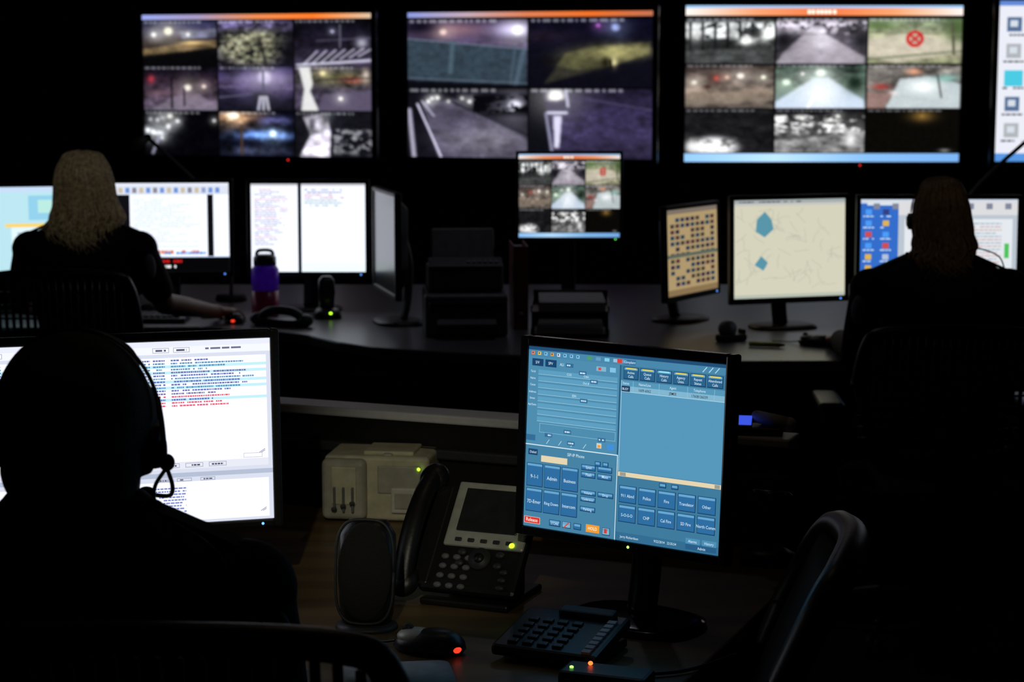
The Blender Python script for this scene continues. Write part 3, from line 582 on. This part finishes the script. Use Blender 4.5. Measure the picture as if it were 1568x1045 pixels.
# ------------------------------------------------------------ office chair
def chair(loc,yaw,back_top=1.0,seat=.47,arms=True,name='office_chair',lean=0,solid=False,w=.235,slat=None):
    E=empty(name,loc,rad(yaw)); slat=slat or BLK
    b=MB()
    b.loft([(seat-.07,0,0,.20,.19),(seat-.05,0,0,.24,.235),(seat-.02,0,0,.25,.245),(seat,0,0,.235,.23),(seat+.003,0,-.0,.18,.17)],FAB,p=3.2); b.obj('seat',E)
    zb=seat+.10; zt=back_top
    def yb(z): return -.235-.10*((z-seat)/.55)**1.2-math.tan(rad(lean))*(z-seat)
    fr=[]
    for (x,z) in [(0,zb),(-.13,zb+.005),(-.19,zb+.05),(-w,zb+.2),(-w-.005,zt-.16),(-w+.015,zt-.05),(-w+.06,zt-.012),(0,zt),(w-.06,zt-.012),(w-.015,zt-.05),(w+.005,zt-.16),(w,zb+.2),(.19,zb+.05),(.13,zb+.005),(0.001,zb)]:
        fr.append((x,yb(z)-.03*(1-(x/w)**2),z))
    b=MB(); b.sweep(fr,.024 if solid else .017,slat if solid else BLK,seg=10); b.obj('back_frame',E)
    b=MB()
    if solid:
        tb=[]
        n=14
        for i in range(n+1):
            f=i/n; z=zb+.01+(zt-zb-.03)*f; hw=w*min(1,.78+.8*f)*(1 if f<.8 else math.sqrt(max(.05,1-((f-.8)/.22)**2*.55)))
            tb.append((z,0,yb(z)-.012,hw,.026))
        b.loft(tb,FAB,p=2.6)
    else:
        n=22
        for i in range(1,n):
            x=-w+2*w*i/n; zz=zt-.02-.05*abs(x/w)**5; z0=zb+.01+.12*max(0,abs(x/w)-.5)**1.0
            b.sweep([(x,yb(z)-.03*(1-(x/w)**2),z) for z in (z0,(z0+zz)/2,zz)],.0055,slat,seg=6,sub=4)
        for i in range(9):
            z=zb+.05+(zt-zb-.11)*i/8
            b.sweep([(x*w,yb(z)-.03*(1-x*x),z) for x in (-1,-.5,0,.5,1)],.0035,BLK,seg=6,sub=3)
    b.obj('backrest',E)
    b=MB(); b.sweep([(0,yb(zb)-.035,zb+.12),(0,yb(zb)-.05,zb-.04),(0,-.2,seat-.09),(0,-.05,seat-.1)],.025,BLK,seg=10,flat=.6)
    b.box((0,0,seat-.09),(.2,.24,.045),BLK,.01)
    b.cyl((0,0,.1),(0,0,seat-.1),.028,.022,DGR); b.cyl((0,0,.08),(0,0,.25),.04,.034,BLK)
    for k in range(5):
        a=2*math.pi*k/5+.3; c,s_=math.cos(a),math.sin(a)
        b.sweep([(0,0,.13),(.14*c,.14*s_,.115),(.28*c,.28*s_,.085)],.028,BLK,seg=8,r1=.016)
        b.cyl((.28*c,.28*s_,.09),(.28*c,.28*s_,.05),.01,.01,DGR)
        for q in (-.014,.014): b.cyl((.28*c-s_*(q-.009),.28*s_+c*(q-.009),.028),(.28*c-s_*(q+.009),.28*s_+c*(q+.009),.028),.028,.028,DGR,seg=18)
    b.obj('base',E)
    if arms:
        b=MB()
        for sx in (-1,1):
            b.sweep([(sx*.16,-.02,seat-.08),(sx*.29,-.02,seat-.06),(sx*.30,-.03,seat+.08),(sx*.29,-.03,seat+.19)],.018,BLK,seg=8)
            b.box((sx*.285,.01,seat+.205),(.075,.24,.03),BLK,.013,seg=3)
        b.obj('armrests',E)
    return E

# ------------------------------------------------------------ people
def hand(E,name,wrist,direction,side,skin,curl=.35,droop=.1,voxel=.0035):
    d=Vector(direction).normalized(); yaw=math.atan2(-d.x,d.y)
    M=Matrix.Translation(wrist)@Matrix.Rotation(yaw,4,'Z')@Matrix.Rotation(-droop,4,'X')
    b=MB()
    b.cap((0,-.05,.0),(0,.012,0),.027,.025,skin,M=M)
    b.ell((0,.05,0),(.041,.052,.016),skin,M=M); b.ell((side*-.02,.035,-.004),(.022,.035,.017),skin,M=M)
    b.ell((0,.085,.001),(.040,.018,.013),skin,M=M)
    for i,(x,L,y0) in enumerate(((-.031,.070,.086),(-.0105,.080,.092),(.0105,.075,.090),(.030,.058,.082))):
        x=x*side; p=Vector((x,y0,.002)); a=-.1; pts=[Vector((x*.8,y0-.03,.001)),p]
        for k,f in enumerate((.45,.3,.25)):
            a-=curl*(1+.35*k); p=p+Vector((x*.12*f,math.cos(a),math.sin(a)))*L*f; pts.append(p)
        b.chain([tuple(q) for q in pts],[.009,.0092,.0085,.0078,.0068],skin,M=M,seg=12)
    b.chain([(-side*.022,.02,-.004),(-side*.045,.048,-.012),(-side*.056,.075,-.02),(-side*.054,.096,-.026)],[.014,.0115,.0095,.0078],skin,M=M,seg=12)
    return b.obj(name,E,remesh=voxel,smooth=3)

def person(loc,yaw,top,skin,shirt,hair,sh=.205,armR=None,armL=None,sleeve='long',hairstyle='short',headset=None,feet_y=.42,thin=1.0,name='seated_dispatcher',headturn=0,hy=.02,scale_head=1.0,dense=None,neck=1.0,collar=.205,bigcup=False):
    E=empty(name,loc,rad(yaw))
    hc=top-.118*scale_head; base=top-collar
    H=Matrix.Translation((0,hy,hc))@Matrix.Rotation(rad(headturn),4,'Z')@Matrix.Diagonal((scale_head,scale_head,scale_head,1))
    b=MB()
    b.ell((0,-.012,.026),(.076,.094,.090),skin,M=H); b.ell((0,.03,-.045),(.058,.062,.070),skin,M=H)
    b.ell((0,.062,-.088),(.026,.022,.018),skin,M=H); b.ell((0,.058,.022),(.058,.03,.022),skin,M=H)
    b.cap((0,.088,.012),(0,.108,-.024),.008,.0125,skin,M=H); b.ell((0,.096,-.03),(.018,.012,.009),skin,M=H)
    for sx in (-1,1):
        b.ell((sx*.038,.07,-.025),(.02,.018,.018),skin,M=H)
        b.ell((sx*.079,-.004,-.008),(.008,.019,.031),skin,rot=(0,sx*.25,0),M=H)
        b.ell((sx*.03,.081,.012),(.019,.013,.008),skin,M=H)
    b.ell((0,.087,-.056),(.022,.012,.0065),LIP,M=H); b.ell((0,.084,-.068),(.019,.012,.0065),LIP,M=H)
    b.chain([(0,hy-.02,hc-.03),(0,hy-.03,base-.0),(0,0,base-.07)],[.060*neck,.062*neck,.072*neck],skin,seg=24)
    b.obj('head',E,remesh=.0045,smooth=4)
    b=MB()
    for sx in (-1,1):
        b.ell((sx*.030,.076,.001),(.0135,.0135,.0115),EYEW,M=H); b.ell((sx*.030,.0865,.001),(.0055,.004,.0055),IRIS,M=H)
    b.obj('eyes',E)
    b=MB()
    if hairstyle=='short':
        b.ell((0,-.018,.032),(.082,.096,.090),hair,M=H,seg=40); b.ell((0,-.045,-.02),(.074,.062,.062),hair,M=H,seg=32); b.ell((0,.035,.075),(.06,.05,.04),hair,M=H)
        for sx in (-1,1): b.ell((sx*.072,.01,.015),(.012,.03,.045),hair,M=H)
        b.obj('hair',E,remesh=.0045,smooth=3)
    else:
        L,wd,vol=hairstyle; dn=dense or hair
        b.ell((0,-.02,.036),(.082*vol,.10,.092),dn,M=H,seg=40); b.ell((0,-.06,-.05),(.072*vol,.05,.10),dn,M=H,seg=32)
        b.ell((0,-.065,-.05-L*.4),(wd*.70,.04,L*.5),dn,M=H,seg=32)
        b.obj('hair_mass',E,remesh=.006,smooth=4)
        b=MB(); rr=random.Random(5)
        for k in range(300):
            a=rad(rr.uniform(-205,25)); c,s_=math.cos(a),math.sin(a)
            j=lambda q: rr.uniform(-q,q)
            front=max(0,s_)
            LL=L*rr.uniform(.75,1.12)*(1-.15*front)
            wv=rr.uniform(.004,.014)
            pt=[(.012*c,-.02+.01*s_,.128+j(.003)),(.055*c*vol+j(.006),-.02+.065*s_,.112+j(.004)),(.083*c*vol+j(.005),-.02+.095*s_,.05+j(.01)),(.092*c*vol+j(.008)+wv*.5,-.025+.092*s_,-.03),
                (wd*.97*c+j(.016)+wv,-.035+.085*s_+j(.01),-.04-LL*.4),(wd*c*1.02+j(.02)-wv,-.05+.08*s_+j(.012),-.04-LL*.75),(wd*c*.92+j(.028)+wv,-.055+.08*s_+j(.012),-.05-LL)]
            b.sweep(pt,.0042,hair,seg=5,sub=4,r1=.0010,M=H)
        b.obj('hair_strands',E)
    s=sh
    b=MB()
    b.loft([(.47,0,-.0,.13,.10),(.50,0,0,.175,.13),(.60,0,0,.170*thin,.125),(.74,0,.0,.160*thin,.118),(.86,0,-.005,.178*thin,.12),(base-.14,0,-.01,s-.012,.115),(base-.085,0,-.01,s-.012,.10),(base-.045,0,-.012,s*.86,.082),(base-.015,0,-.012,s*.60,.068),(base+.012,0,-.008,.078,.062)],shirt,p=2.4)
    armR=armR or ((s+.045,.06,.79),(.15,.36,.80),(0,1,0))
    armL=armL or ((-s-.045,.06,.79),(-.15,.36,.80),(0,1,0))
    skn=MB()
    for sx,(el,wr,hd) in ((1,armR),(-1,armL)):
        shd=Vector((sx*(s-.012),-.01,base-.095)); el=Vector(el); wr=Vector(wr)
        b.ell(tuple(shd),(.062,.062,.058),shirt)
        m1=shd.lerp(el,.5)
        if sleeve=='long':
            b.chain([tuple(shd),tuple(m1),tuple(el),tuple(el.lerp(wr,.5)),tuple(el.lerp(wr,.93))],[.058,.054,.047,.042,.034],shirt,seg=18)
        else:
            b.chain([tuple(shd),tuple(m1),tuple(shd.lerp(el,.72))],[.056,.054,.052],shirt,seg=18)
        skn.chain([tuple(m1),tuple(el),tuple(el.lerp(wr,.35)),tuple(wr)],[.042,.036,.035,.024],skin,seg=16)
    b.sweep([(.07*math.cos(t),-.008+.062*math.sin(t),base+.012+.008*math.cos(t+1.57)) for t in np.linspace(0,2*math.pi,13)],.010,shirt,seg=8,sub=3)
    b.obj('shirt',E,remesh=.0075,smooth=5)
    skn.obj('arms',E,remesh=.006,smooth=3)
    hand(E,'hand_right',armR[1],armR[2],1,skin); hand(E,'hand_left',armL[1],armL[2],-1,skin)
    b=MB()
    for sx in (-1,1):
        b.box((sx*(s*.66),-.012,base-.020),(.12,.045,.008),shirt,.003,rot=(0,sx*rad(24),0)); b.ell((sx*(s*.46),-.012,base+.004),(.006,.006,.004),DGR)
        b.ell((sx*(s+.030),-.050,base-.15),(.014,.024,.042),PATCH,rot=(0,-sx*.1,sx*-.6))
    b.obj('uniform_insignia',E)
    b=MB()
    for sx in (-1,1):
        b.chain([(sx*.09,.02,.555),(sx*.12,.25,.555),(sx*.14,feet_y+.02,.535),(sx*.14,feet_y+.03,.30),(sx*.14,feet_y,.10)],[.085,.08,.062,.055,.042],BLKC,seg=18)
    b.ell((0,0,.54),(.17,.13,.085),BLKC); b.obj('trousers',E,remesh=.009,smooth=4)
    b=MB()
    for sx in (-1,1):
        b.ell((sx*.14,feet_y+.06,.042),(.045,.125,.034),SHOE); b.ell((sx*.14,feet_y,.07),(.04,.05,.05),SHOE); b.box((sx*.14,feet_y+.055,.010),(.085,.25,.02),SHOE,.008)
    b.obj('shoes',E)
    if headset:
        sx=headset; b=MB(); arc=[]
        for t in np.linspace(-92,92,13): arc.append((.0875*math.sin(rad(t)),-.008,.028+.0955*math.cos(rad(t))))
        b.sweep(arc,.0035,BLK,seg=8,sub=3,M=H,flat=.6)
        q=-sx; b.cyl((q*.078,-.005,-.002),(q*.094,-.005,-.002),.026,.024,BLK,M=H); b.cyl((q*.093,-.005,-.002),(q*.098,-.005,-.002),.018,.016,DGR,M=H)
        q=sx; k=1.5 if bigcup else 1; b.cyl((q*.080,.0,-.012),(q*(.091+.006*(k-1)*2),.0,-.012),.018*k,.016*k,BLK,M=H)
        b.sweep([(sx*.086,-.008,.05),(sx*.091,-.012,.02),(sx*.093,-.012,-.015),(sx*.092,-.008,-.03)],.0028,BLK,seg=8,M=H)
        b.ell((sx*.094,-.006,-.022),(.0085,.010,.0095),FAB,M=H)
        b.sweep([(sx*.093,-.0,-.03),(sx*.093,.03,-.055),(sx*.082,.07,-.075),(sx*.055,.10,-.080)],.0025,BLK,seg=8,M=H); b.ell((sx*.05,.105,-.080),(.011,.008,.008),FAB,M=H)
        b.sweep([(sx*.092,-.010,-.03),(sx*.083,-.018,-.045),(sx*.084,-.028,-.060),(sx*.096,-.040,-.074),(sx*.120,-.062,-.082),(sx*.148,-.085,-.092),(sx*.168,-.100,-.115),(sx*.175,-.118,-.18),(sx*.18,-.125,-.40)],.0022,BLK,seg=6,M=H)
        b.obj('headset',E)
    return E
person((-.493,2.18,0),0,1.308,SKIND,NAVY,DARKH,sh=.200,hairstyle='short',headset=1,thin=1.05,scale_head=1.06,neck=1.15,collar=.195,
       armR=((.205,.12,.80),(.12,.42,.775),(-.1,1,0)),armL=((-.24,.10,.80),(-.16,.42,.775),(.1,1,0)))
chair((-.325,2.17,0),-2,1.070,slat=DGR)
person((-1.375,6.30,0),0,1.34,SKIN,BLKC,BLOND,sh=.185,hairstyle=(.14,.112,1.06),sleeve='short',thin=.92,dense=BLONDD,
       armR=((.235,.08,.85),(.36,.34,.792),(.55,.8,0)),armL=((-.235,.08,.85),(-.16,.38,.79),(.1,1,0)),scale_head=.97)
chair((-1.42,6.24,0),6,1.0)
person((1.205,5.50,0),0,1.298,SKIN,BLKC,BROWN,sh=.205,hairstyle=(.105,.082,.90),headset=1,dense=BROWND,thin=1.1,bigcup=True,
       armR=((.23,.10,.80),(.2,.45,.79),(-.1,1,0)),armL=((-.21,.10,.80),(-.2,.45,.79),(.1,1,0)),scale_head=.94)
chair((1.18,5.46,0),-3,.93)
# empty chair beside the front desk, seat pushed under the top
chair((.055,2.83,0),82,.93,arms=False,lean=12,solid=True,w=.20)

# ------------------------------------------------------------ small items
def desk_phone(loc,yaw,slope=50,w=.175,L=.2,silver=True,disp=None,name='desk_phone'):
    E=empty(name,loc,rad(yaw)); T=Matrix.Translation((0,0,.02))@Matrix.Rotation(rad(slope),4,'X')
    F=SIL if silver else BLK
    b=MB(); b.box((0,L/2,.0),(w,L,.022),BLK,.008,M=T)
    hz=math.sin(rad(slope))*L; hyy=math.cos(rad(slope))*L
    b.box((0,hyy*.75,hz*.35+.0),(w*.7,.03,hz*.7),BLK,.006)
    b.box((0,hyy*.5,.006),(w*.9,hyy+.03,.012),BLK,.004); b.obj('body',E)
    b=MB(); dx=.012
    b.box((dx,L*.70,.013),(w*.82,L*.60,.008),F,.006,M=T); b.box((dx,L*.735,.018),(w*.62,L*.40,.004),OFFS if disp is None else led('phone_disp',disp,.8),.002,M=T)
    for i in range(5): b.box((dx-w*.26+i*w*.13,L*.455,.018),(w*.07,.007,.004),DGR,.002,M=T)
    b.cyl((dx,L*.30,.01),(dx,L*.30,.018),.020,.019,DGR,M=T); b.cyl((dx,L*.30,.017),(dx,L*.30,.021),.009,.008,BLK,M=T)
    for sx in (-1,1):
        for k in range(2): b.ell((dx+sx*.034,L*(.25+.1*k),.014),(.008,.006,.004),DGR,M=T)
    b.obj('display_panel',E)
    b=MB()
    for r in range(4):
        for c in range(3): b.ell((-.050+c*.021,L*.30-r*.0175+.0,.013),(.0070,.0052,.004),EQP,M=T)
    for r in range(3): b.ell((.06,L*.20-r*.014,.013),(.008,.005,.004),DGR,M=T)
    b.obj('keypad',E)
    MB().ell((w*.36,L*.44,.018),(.0045,.0045,.003),led('green',(.45,1,.02),3),M=T).obj('line_light',E)
    b=MB(); hx=-w/2-.02
    b.sweep([(hx,.0,.022),(hx,L*.25,.040),(hx,L*.5,.046),(hx,L*.78,.040),(hx,L*1.02,.022)],.018,BLK,seg=12,flat=.75,M=T)
    b.ell((hx,.005,.018),(.026,.028,.018),BLK,M=T); b.ell((hx,L*1.0,.018),(.026,.028,.018),BLK,M=T); b.box((hx+.01,L/2,.004),(.06,L*.95,.016),BLK,.006,M=T); b.obj('handset',E)
    b=MB(); pts=[]
    for i in range(60):
        t=i/59; pts.append((hx-.01-.06*math.sin(t*3.1)+.007*math.cos(i*1.6),-.02-.03*t*1+.06*t+.007*math.sin(i*1.6),.012+.004*math.sin(i*1.6)))
    b.sweep(pts,.002,BLK,seg=5,sub=2); b.obj('coiled_cord',E)
    return E
desk_phone((-.075,3.13,.73),-22)
# low black key console in front of the monitor
E=empty('intercom_keypad',(.045,2.80,.73),rad(-24)); T=Matrix.Translation((0,0,.012))@Matrix.Rotation(rad(9),4,'X')
b=MB(); b.box((0,.075,.004),(.17,.15,.018),BLK,.006,M=T); b.box((0,.09,.008),(.16,.11,.014),BLK,.004); b.box((.02,.135,.018),(.09,.025,.012),DGR,.004,M=T); b.obj('body',E)
b=MB()
for i in range(8): b.box((.066,.012+i*.015,.0145),(.014,.011,.005),PAPER,.001,M=T)
for i in range(4):
    for j in range(5): b.box((-.055+i*.024,.02+j*.02,.0145),(.016,.013,.005),BLK,.002,M=T)
b.obj('keys',E)
# small cordless phone cradle on the ledge end, blue lit display
E=empty('cordless_phone',(.46,3.625,.928),rad(-10))
b=MB(); b.box((0,0,.008),(.10,.06,.016),BLK,.006,seg=3); b.box((-.028,-.012,.020),(.04,.035,.010),BLK,.003,rot=(rad(20),0,0))
b.cap((.0,.012,.030),(.060,-.006,.020),.012,.014,PAPER); b.obj('cradle',E)
MB().box((-.028,-.014,.027),(.038,.028,.003),led('phone_disp',(.06,.12,1),.8),.001,rot=(rad(25),0,0)).obj('display',E)
E=empty('desk_microphone',(.455,3.42,.73),rad(-15)); b=MB()
b.loft([(.001,0,0,.05,.04),(.02,0,0,.048,.038),(.03,0,0,.03,.025)],BLK); b.sweep([(0,0,.03),(0,0,.08),(.005,-.01,.12)],.008,BLK); b.cap((-.02,-.01,.125),(.035,-.012,.122),.011,.013,BLK); b.obj('body',E)
# desktop speaker
E=empty('desktop_speaker',(-.232,2.99,.73),rad(-6)); T=Matrix.Translation((0,0,.006))@Matrix.Rotation(rad(-8),4,'X')
b=MB(); b.loft([(0,0,.02,.036,.022),(.02,0,.02,.042,.028),(.09,0,.02,.046,.032),(.145,0,.02,.044,.028),(.168,0,.02,.030,.016)],BLK,p=2.8,M=T); b.obj('cabinet',E)
b=MB(); b.sweep([(x*.046,-.008,.088+z*.082) for x,z in [(math.copysign(abs(math.cos(t))**.6,math.cos(t)),math.copysign(abs(math.sin(t))**.6,math.sin(t))) for t in np.linspace(0,2*math.pi,25)]],.0025,DGR,seg=6,sub=2,M=T)
b.ell((0,-.006,.088),(.043,.006,.078),mat('speaker_cloth',(.02,.02,.02),.9,nscale=600,bump=1),M=T); b.obj('grille',E)
b=MB(); b.loft([(0,0,.02,.05,.04),(.006,0,.02,.048,.038),(.009,0,.02,.04,.03)],DGR); b.obj('foot',E)
# beige label printer
E=empty('label_printer',(-.262,3.76,.73),rad(-8))
b=MB(); b.box((0,.05,.066),(.208,.13,.128),BEI,.008,seg=3)
b.box((-.062,-.022,.066),(.088,.03,.120),BEI2,.012,seg=4); b.box((-.06,-.038,.075),(.05,.006,.075),BEI,.003)
for i in range(3): b.box((-.078+i*.018,-.042,.048),(.005,.008,.05),MGR,.002); b.box((-.078+i*.018,-.047,.03+.006*i),(.010,.008,.007),DGR,.002)
b.box((.045,-.017,.085),(.085,.006,.055),BEI2,.003); b.box((.055,-.018,.045),(.05,.014,.05),mat('white_plastic',(.75,.74,.66),.5),.003); b.box((.055,-.027,.045),(.034,.004,.03),BEI2,.001)
b.box((.02,.05,.133),(.10,.09,.008),BEI,.003); b.box((.02,.0,.128),(.018,.012,.012),BEI2,.003); b.obj('case',E)
MB().ell((.085,-.022,.108),(.003,.002,.003),led('green',(.45,1,.02),3)).obj('status_light',E)
# mice
def mouse(loc,yaw,glow=True,m1=None):
    E=empty('computer_mouse',loc,rad(yaw)); m1=m1 or SIL
    b=MB(); b.loft([(0.001,0,0,.030,.052),(.008,0,0,.034,.058),(.018,0,-.002,.032,.054),(.028,0,-.008,.025,.040),(.035,0,-.014,.012,.02)],BLK,p=2.2)
    b.obj('shell',E)
    b=MB(); b.ell((0,.020,.022),(.026,.032,.0125),m1); b.obj('buttons',E)
    b=MB(); b.cyl((-.004,.035,.032),(.004,.035,.032),.008,.008,DGR); b.obj('scroll_wheel',E)
    b=MB(); b.sweep([(0,.055,.012),(.005,.08,.006),(.015,.12,.004),(.005,.15,.004)],.002,BLK,seg=6); b.obj('cable',E)
    if glow: MB().ell((-.012,-.050,.011),(.010,.006,.005),led('redglow',(1,.05,.02),1.2)).obj('optical_glow',E)
mouse((-.125,2.88,.73),70,True,SIL)
mouse((-.955,6.68,.75),20,True,BLK)
mouse((.955,6.10,.75),60,False,DGR)
MB().loft([(0,0,0,.085,.06),(.003,0,0,.085,.06)],mat('mouse_mat',(.30,.36,.38),.8),p=8).obj('mouse_pad',None,(-.17,2.755,.7305),(0,0,.15))
# usb hub
E=empty('usb_hub',(.135,2.705,.73),rad(-20)); b=MB(); b.box((0,0,.013),(.13,.06,.026),BLK,.006)
for i in range(4): b.box((-.045+i*.025,-.031,.013),(.014,.003,.007),DGR,.001)
b.sweep([(.0,.028,.012),(.02,.05,.006),(.09,.10,.005),(.14,.20,.005)],.003,BLK); b.obj('case',E)
MB().ell((-.028,.012,.029),(.0035,.0035,.003),led('red2',(1,.10,.02),4)).obj('red_light',E)
MB().ell((-.05,-.008,.027),(.003,.0025,.002),led('green2',(.3,1,.1),3)).obj('green_light',E)
def keyboard(loc,yaw):
    E=empty('computer_keyboard',loc,rad(yaw)); b=MB(); b.box((0,0,.010),(.44,.15,.016),BLK,.005); b.obj('case',E)
    b=MB()
    for r in range(5):
        for c in range(20): b.box((-.2+c*.0205,.055-r*.026,.021),(.017,.020,.008),DGR,.002,seg=1)
    b.obj('keys',E)
keyboard((-.50,2.66,.73),0); keyboard((-1.34,6.72,.75),0); keyboard((1.22,6.06,.75),0)
# purple water bottle
E=empty('water_bottle',(-.865,6.83,.75))
b=MB(); b.loft([(.001,0,0,.044,.044),(.012,0,0,.048,.048),(.095,0,0,.048,.048)],PINKL,p=2); b.loft([(.0955,0,0,.048,.048),(.105,0,0,.044,.044),(.115,0,0,.048,.048),(.168,0,0,.048,.048),(.186,0,0,.036,.036)],PURP,p=2); b.obj('body',E)
b=MB(); b.loft([(.184,0,0,.040,.040),(.210,0,0,.040,.040),(.220,0,0,.032,.032)],BLK,p=2); b.sweep([(-.03,0,.218),(-.02,0,.234),(.02,0,.234),(.03,0,.218)],.006,BLK); b.obj('cap',E)
# radio charger
E=empty('radio_charger',(-.646,6.80,.75),rad(10))
b=MB(); b.loft([(.001,0,0,.05,.05),(.02,0,0,.048,.048),(.035,0,.005,.035,.03)],BLK,p=3); b.loft([(.03,0,.01,.024,.016),(.09,0,.015,.030,.02),(.13,0,.02,.028,.018),(.145,0,.022,.016,.01)],BLK,p=3)
for i in range(5): b.box((0,-.006,.07+i*.008),(.03,.004,.003),DGR,.0005)
b.obj('radio',E); MB().ell((.008,-.050,.022),(.005,.003,.004),led('green',(.45,1,.02),3)).obj('charge_light',E)
E=empty('radio_handset',(-.78,6.58,.75),rad(70)); b=MB(); b.sweep([(0,-.09,.02),(0,-.04,.05),(0,.04,.05),(0,.09,.02)],.016,DGR,seg=12); b.ell((0,-.09,.022),(.028,.026,.022),DGR); b.ell((0,.09,.022),(.028,.026,.022),DGR); b.box((0,0,.012),(.07,.17,.024),BLK,.008); b.obj('body',E)
# printer in the middle
E=empty('office_printer',(-.155,6.40,.75),rad(4))
b=MB(); b.box((0,.05,.07),(.27,.32,.14),EQP,.012,seg=3); b.box((0,.08,.18),(.25,.26,.10),EQP,.015,seg=3,rot=(rad(-6),0,0)); b.box((0,.16,.27),(.21,.02,.13),EQP,.006,rot=(rad(-20),0,0)); b.box((0,-.112,.10),(.24,.02,.035),BLK,.004); b.box((0,-.14,.055),(.19,.08,.008),MGR,.003,rot=(rad(8),0,0)); b.box((0,-.045,.238),(.24,.07,.008),MGR,.003,rot=(rad(20),0,0))
for i in range(6): b.ell((.01+i*.018,-.058,.242),(.006,.006,.003),PAPER)
b.obj('case',E)
E=empty('ring_binder',(.022,6.60,.75),rad(4)); b=MB()
b.box((-.022,0,.14),(.004,.24,.28),RED,.001); b.box((.022,0,.14),(.004,.24,.28),RED,.001); b.box((0,-.12,.14),(.048,.004,.28),RED,.001); b.box((0,.005,.135),(.036,.21,.26),PAPER,.001); b.cyl((0,-.1225,.05),(0,-.1185,.05),.01,.01,MGR); b.obj('cover',E)
E=empty('document_tray',(.192,6.42,.75),rad(-2)); b=MB()
for k in range(2):
    z=.01+k*.075
    b.box((0,0,z),(.25,.30,.004),BLK,.001); b.box((-.125,0,z+.01),(.004,.30,.02),BLK,.001); b.box((.125,0,z+.01),(.004,.30,.02),BLK,.001); b.box((0,.15,z+.02),(.25,.004,.04),BLK,.001)
for x in (-.12,.12):
    for y in (-.12,.12): b.cyl((x,y,0),(x,y,.08),.005,.005,BLK)
b.obj('shelves',E)
b=MB(); b.box((0,-.005,.022),(.215,.285,.018),PAPER,.001); b.box((.004,-.012,.103),(.215,.285,.030),PAPER,.001,rot=(0,0,.03)); b.obj('paper_stack',E)
def goose(loc,pts,head,name='gooseneck_lamp'):
    E=empty(name,loc); b=MB(); b.cyl((0,0,0),(0,0,.02),.06,.055,DGR); b.sweep([(0,0,.02)]+pts,.007,MGR,seg=8); b.obj('arm',E)
    b=MB(); p=Vector(pts[-1]); q=p+Vector(head); b.cyl(tuple(p),tuple(q),.012,.028,MGR); b.ell(tuple(p),(.014,.014,.014),DGR); b.obj('shade',E)
goose((-1.06,7.35,.75),[(0,0,.25),(-.10,-.0,.42),(-.30,0,.61)],(-.05,-.01,-.03))
goose((1.60,6.95,.75),[(-.0,0,.30),(.03,0,.43),(.22,0,.615),(.30,0,.68)],(.05,0,-.02))
E=empty('tape_dispenser',(.70,6.20,.75),rad(30)); b=MB(); b.box((0,0,.012),(.10,.045,.024),DGR,.008,seg=3); b.cyl((-.015,-.012,.04),(-.015,.012,.04),.028,.028,MGR); b.box((.042,0,.028),(.012,.03,.02),DGR,.003); b.obj('body',E)
E=empty('highlighter_pen',(.79,6.06,.75),rad(-15)); b=MB(); YE=mat('yellow_plastic',(.55,.6,.05),.4); b.cyl((-.05,0,.009),(.045,0,.009),.008,.008,YE); b.cyl((.045,0,.009),(.062,0,.009),.007,.003,BLK); b.obj('barrel',E)

# ------------------------------------------------------------ lights: added fill lamps with invented housings, out of view
def added_fill(loc,power,color,kind='AREA',target=None,angle=20):
    E=empty('added_fill_spot' if kind=='SPOT' else 'added_fill_area',loc); b=MB()  # housing modelled around an added fill lamp
    if kind=='SPOT':
        d=(Vector(target)-Vector(loc)).normalized(); b.cyl((0,0,0),(0,0,.04),.05,.05,MGR); b.cyl((0,0,0),(0,0,-.05),.008,.008,MGR)
        b.cyl(tuple(Vector((0,0,-.06))-d*.05),tuple(Vector((0,0,-.06))+d*.05),.025,.035,MGR); b.obj('fill_housing',E)
        l=bpy.data.lights.new('lamp','SPOT'); l.spot_size=rad(angle); l.spot_blend=.8; l.shadow_soft_size=.03
        o=bpy.data.objects.new('lamp',l); o.location=Vector((0,0,-.06))+d*.07; o.rotation_euler=d.to_track_quat('-Z','Y').to_euler()
    else:
        b.cyl((0,0,0),(0,0,.04),.09,.09,MGR); b.obj('fill_ring',E)
        l=bpy.data.lights.new('lamp','AREA'); l.shape='DISK'; l.size=.14; o=bpy.data.objects.new('lamp',l); o.location=(0,0,-.01)
    l.energy=power; l.color=color; COL.objects.link(o); o.parent=E
added_fill((-.1,3.3,2.86),.35,(1,.75,.45))  # added weak warm fill so the front desk wood shows
added_fill((.1,6.3,2.86),1.1,(.85,.85,1))  # added cool fill to lift the rear console clutter
added_fill((-.35,-.6,2.86),85,(1,.95,.74),'SPOT',(-.18,3.55,.84),10)  # added spot behind the camera, brightens label printer and desk phone
added_fill((-1.1,3.6,2.86),20,(1,.9,.7),'SPOT',(-1.38,6.25,1.27),9)  # added narrow spot that brightens the blonde hair
added_fill((1.0,3.4,2.86),6,(1,.85,.7),'SPOT',(1.205,5.5,1.17),9)  # added narrow spot that lifts the brown hair at right
w=bpy.data.worlds.new('night'); scene.world=w; w.use_nodes=True; w.node_tree.nodes['Background'].inputs[0].default_value=(.001,.001,.0012,1)

# ------------------------------------------------------------ camera
cd=bpy.data.cameras.new('camera'); cam=bpy.data.objects.new('camera',cd); COL.objects.link(cam)
cam.location=(0,0,1.6); cam.rotation_euler=(rad(90-7.8),0,0)
cd.sensor_width=36; cd.lens=3000/1568*36; cd.clip_start=.05
cd.dof.use_dof=True; cd.dof.focus_distance=3.0; cd.dof.aperture_fstop=8
scene.camera=cam
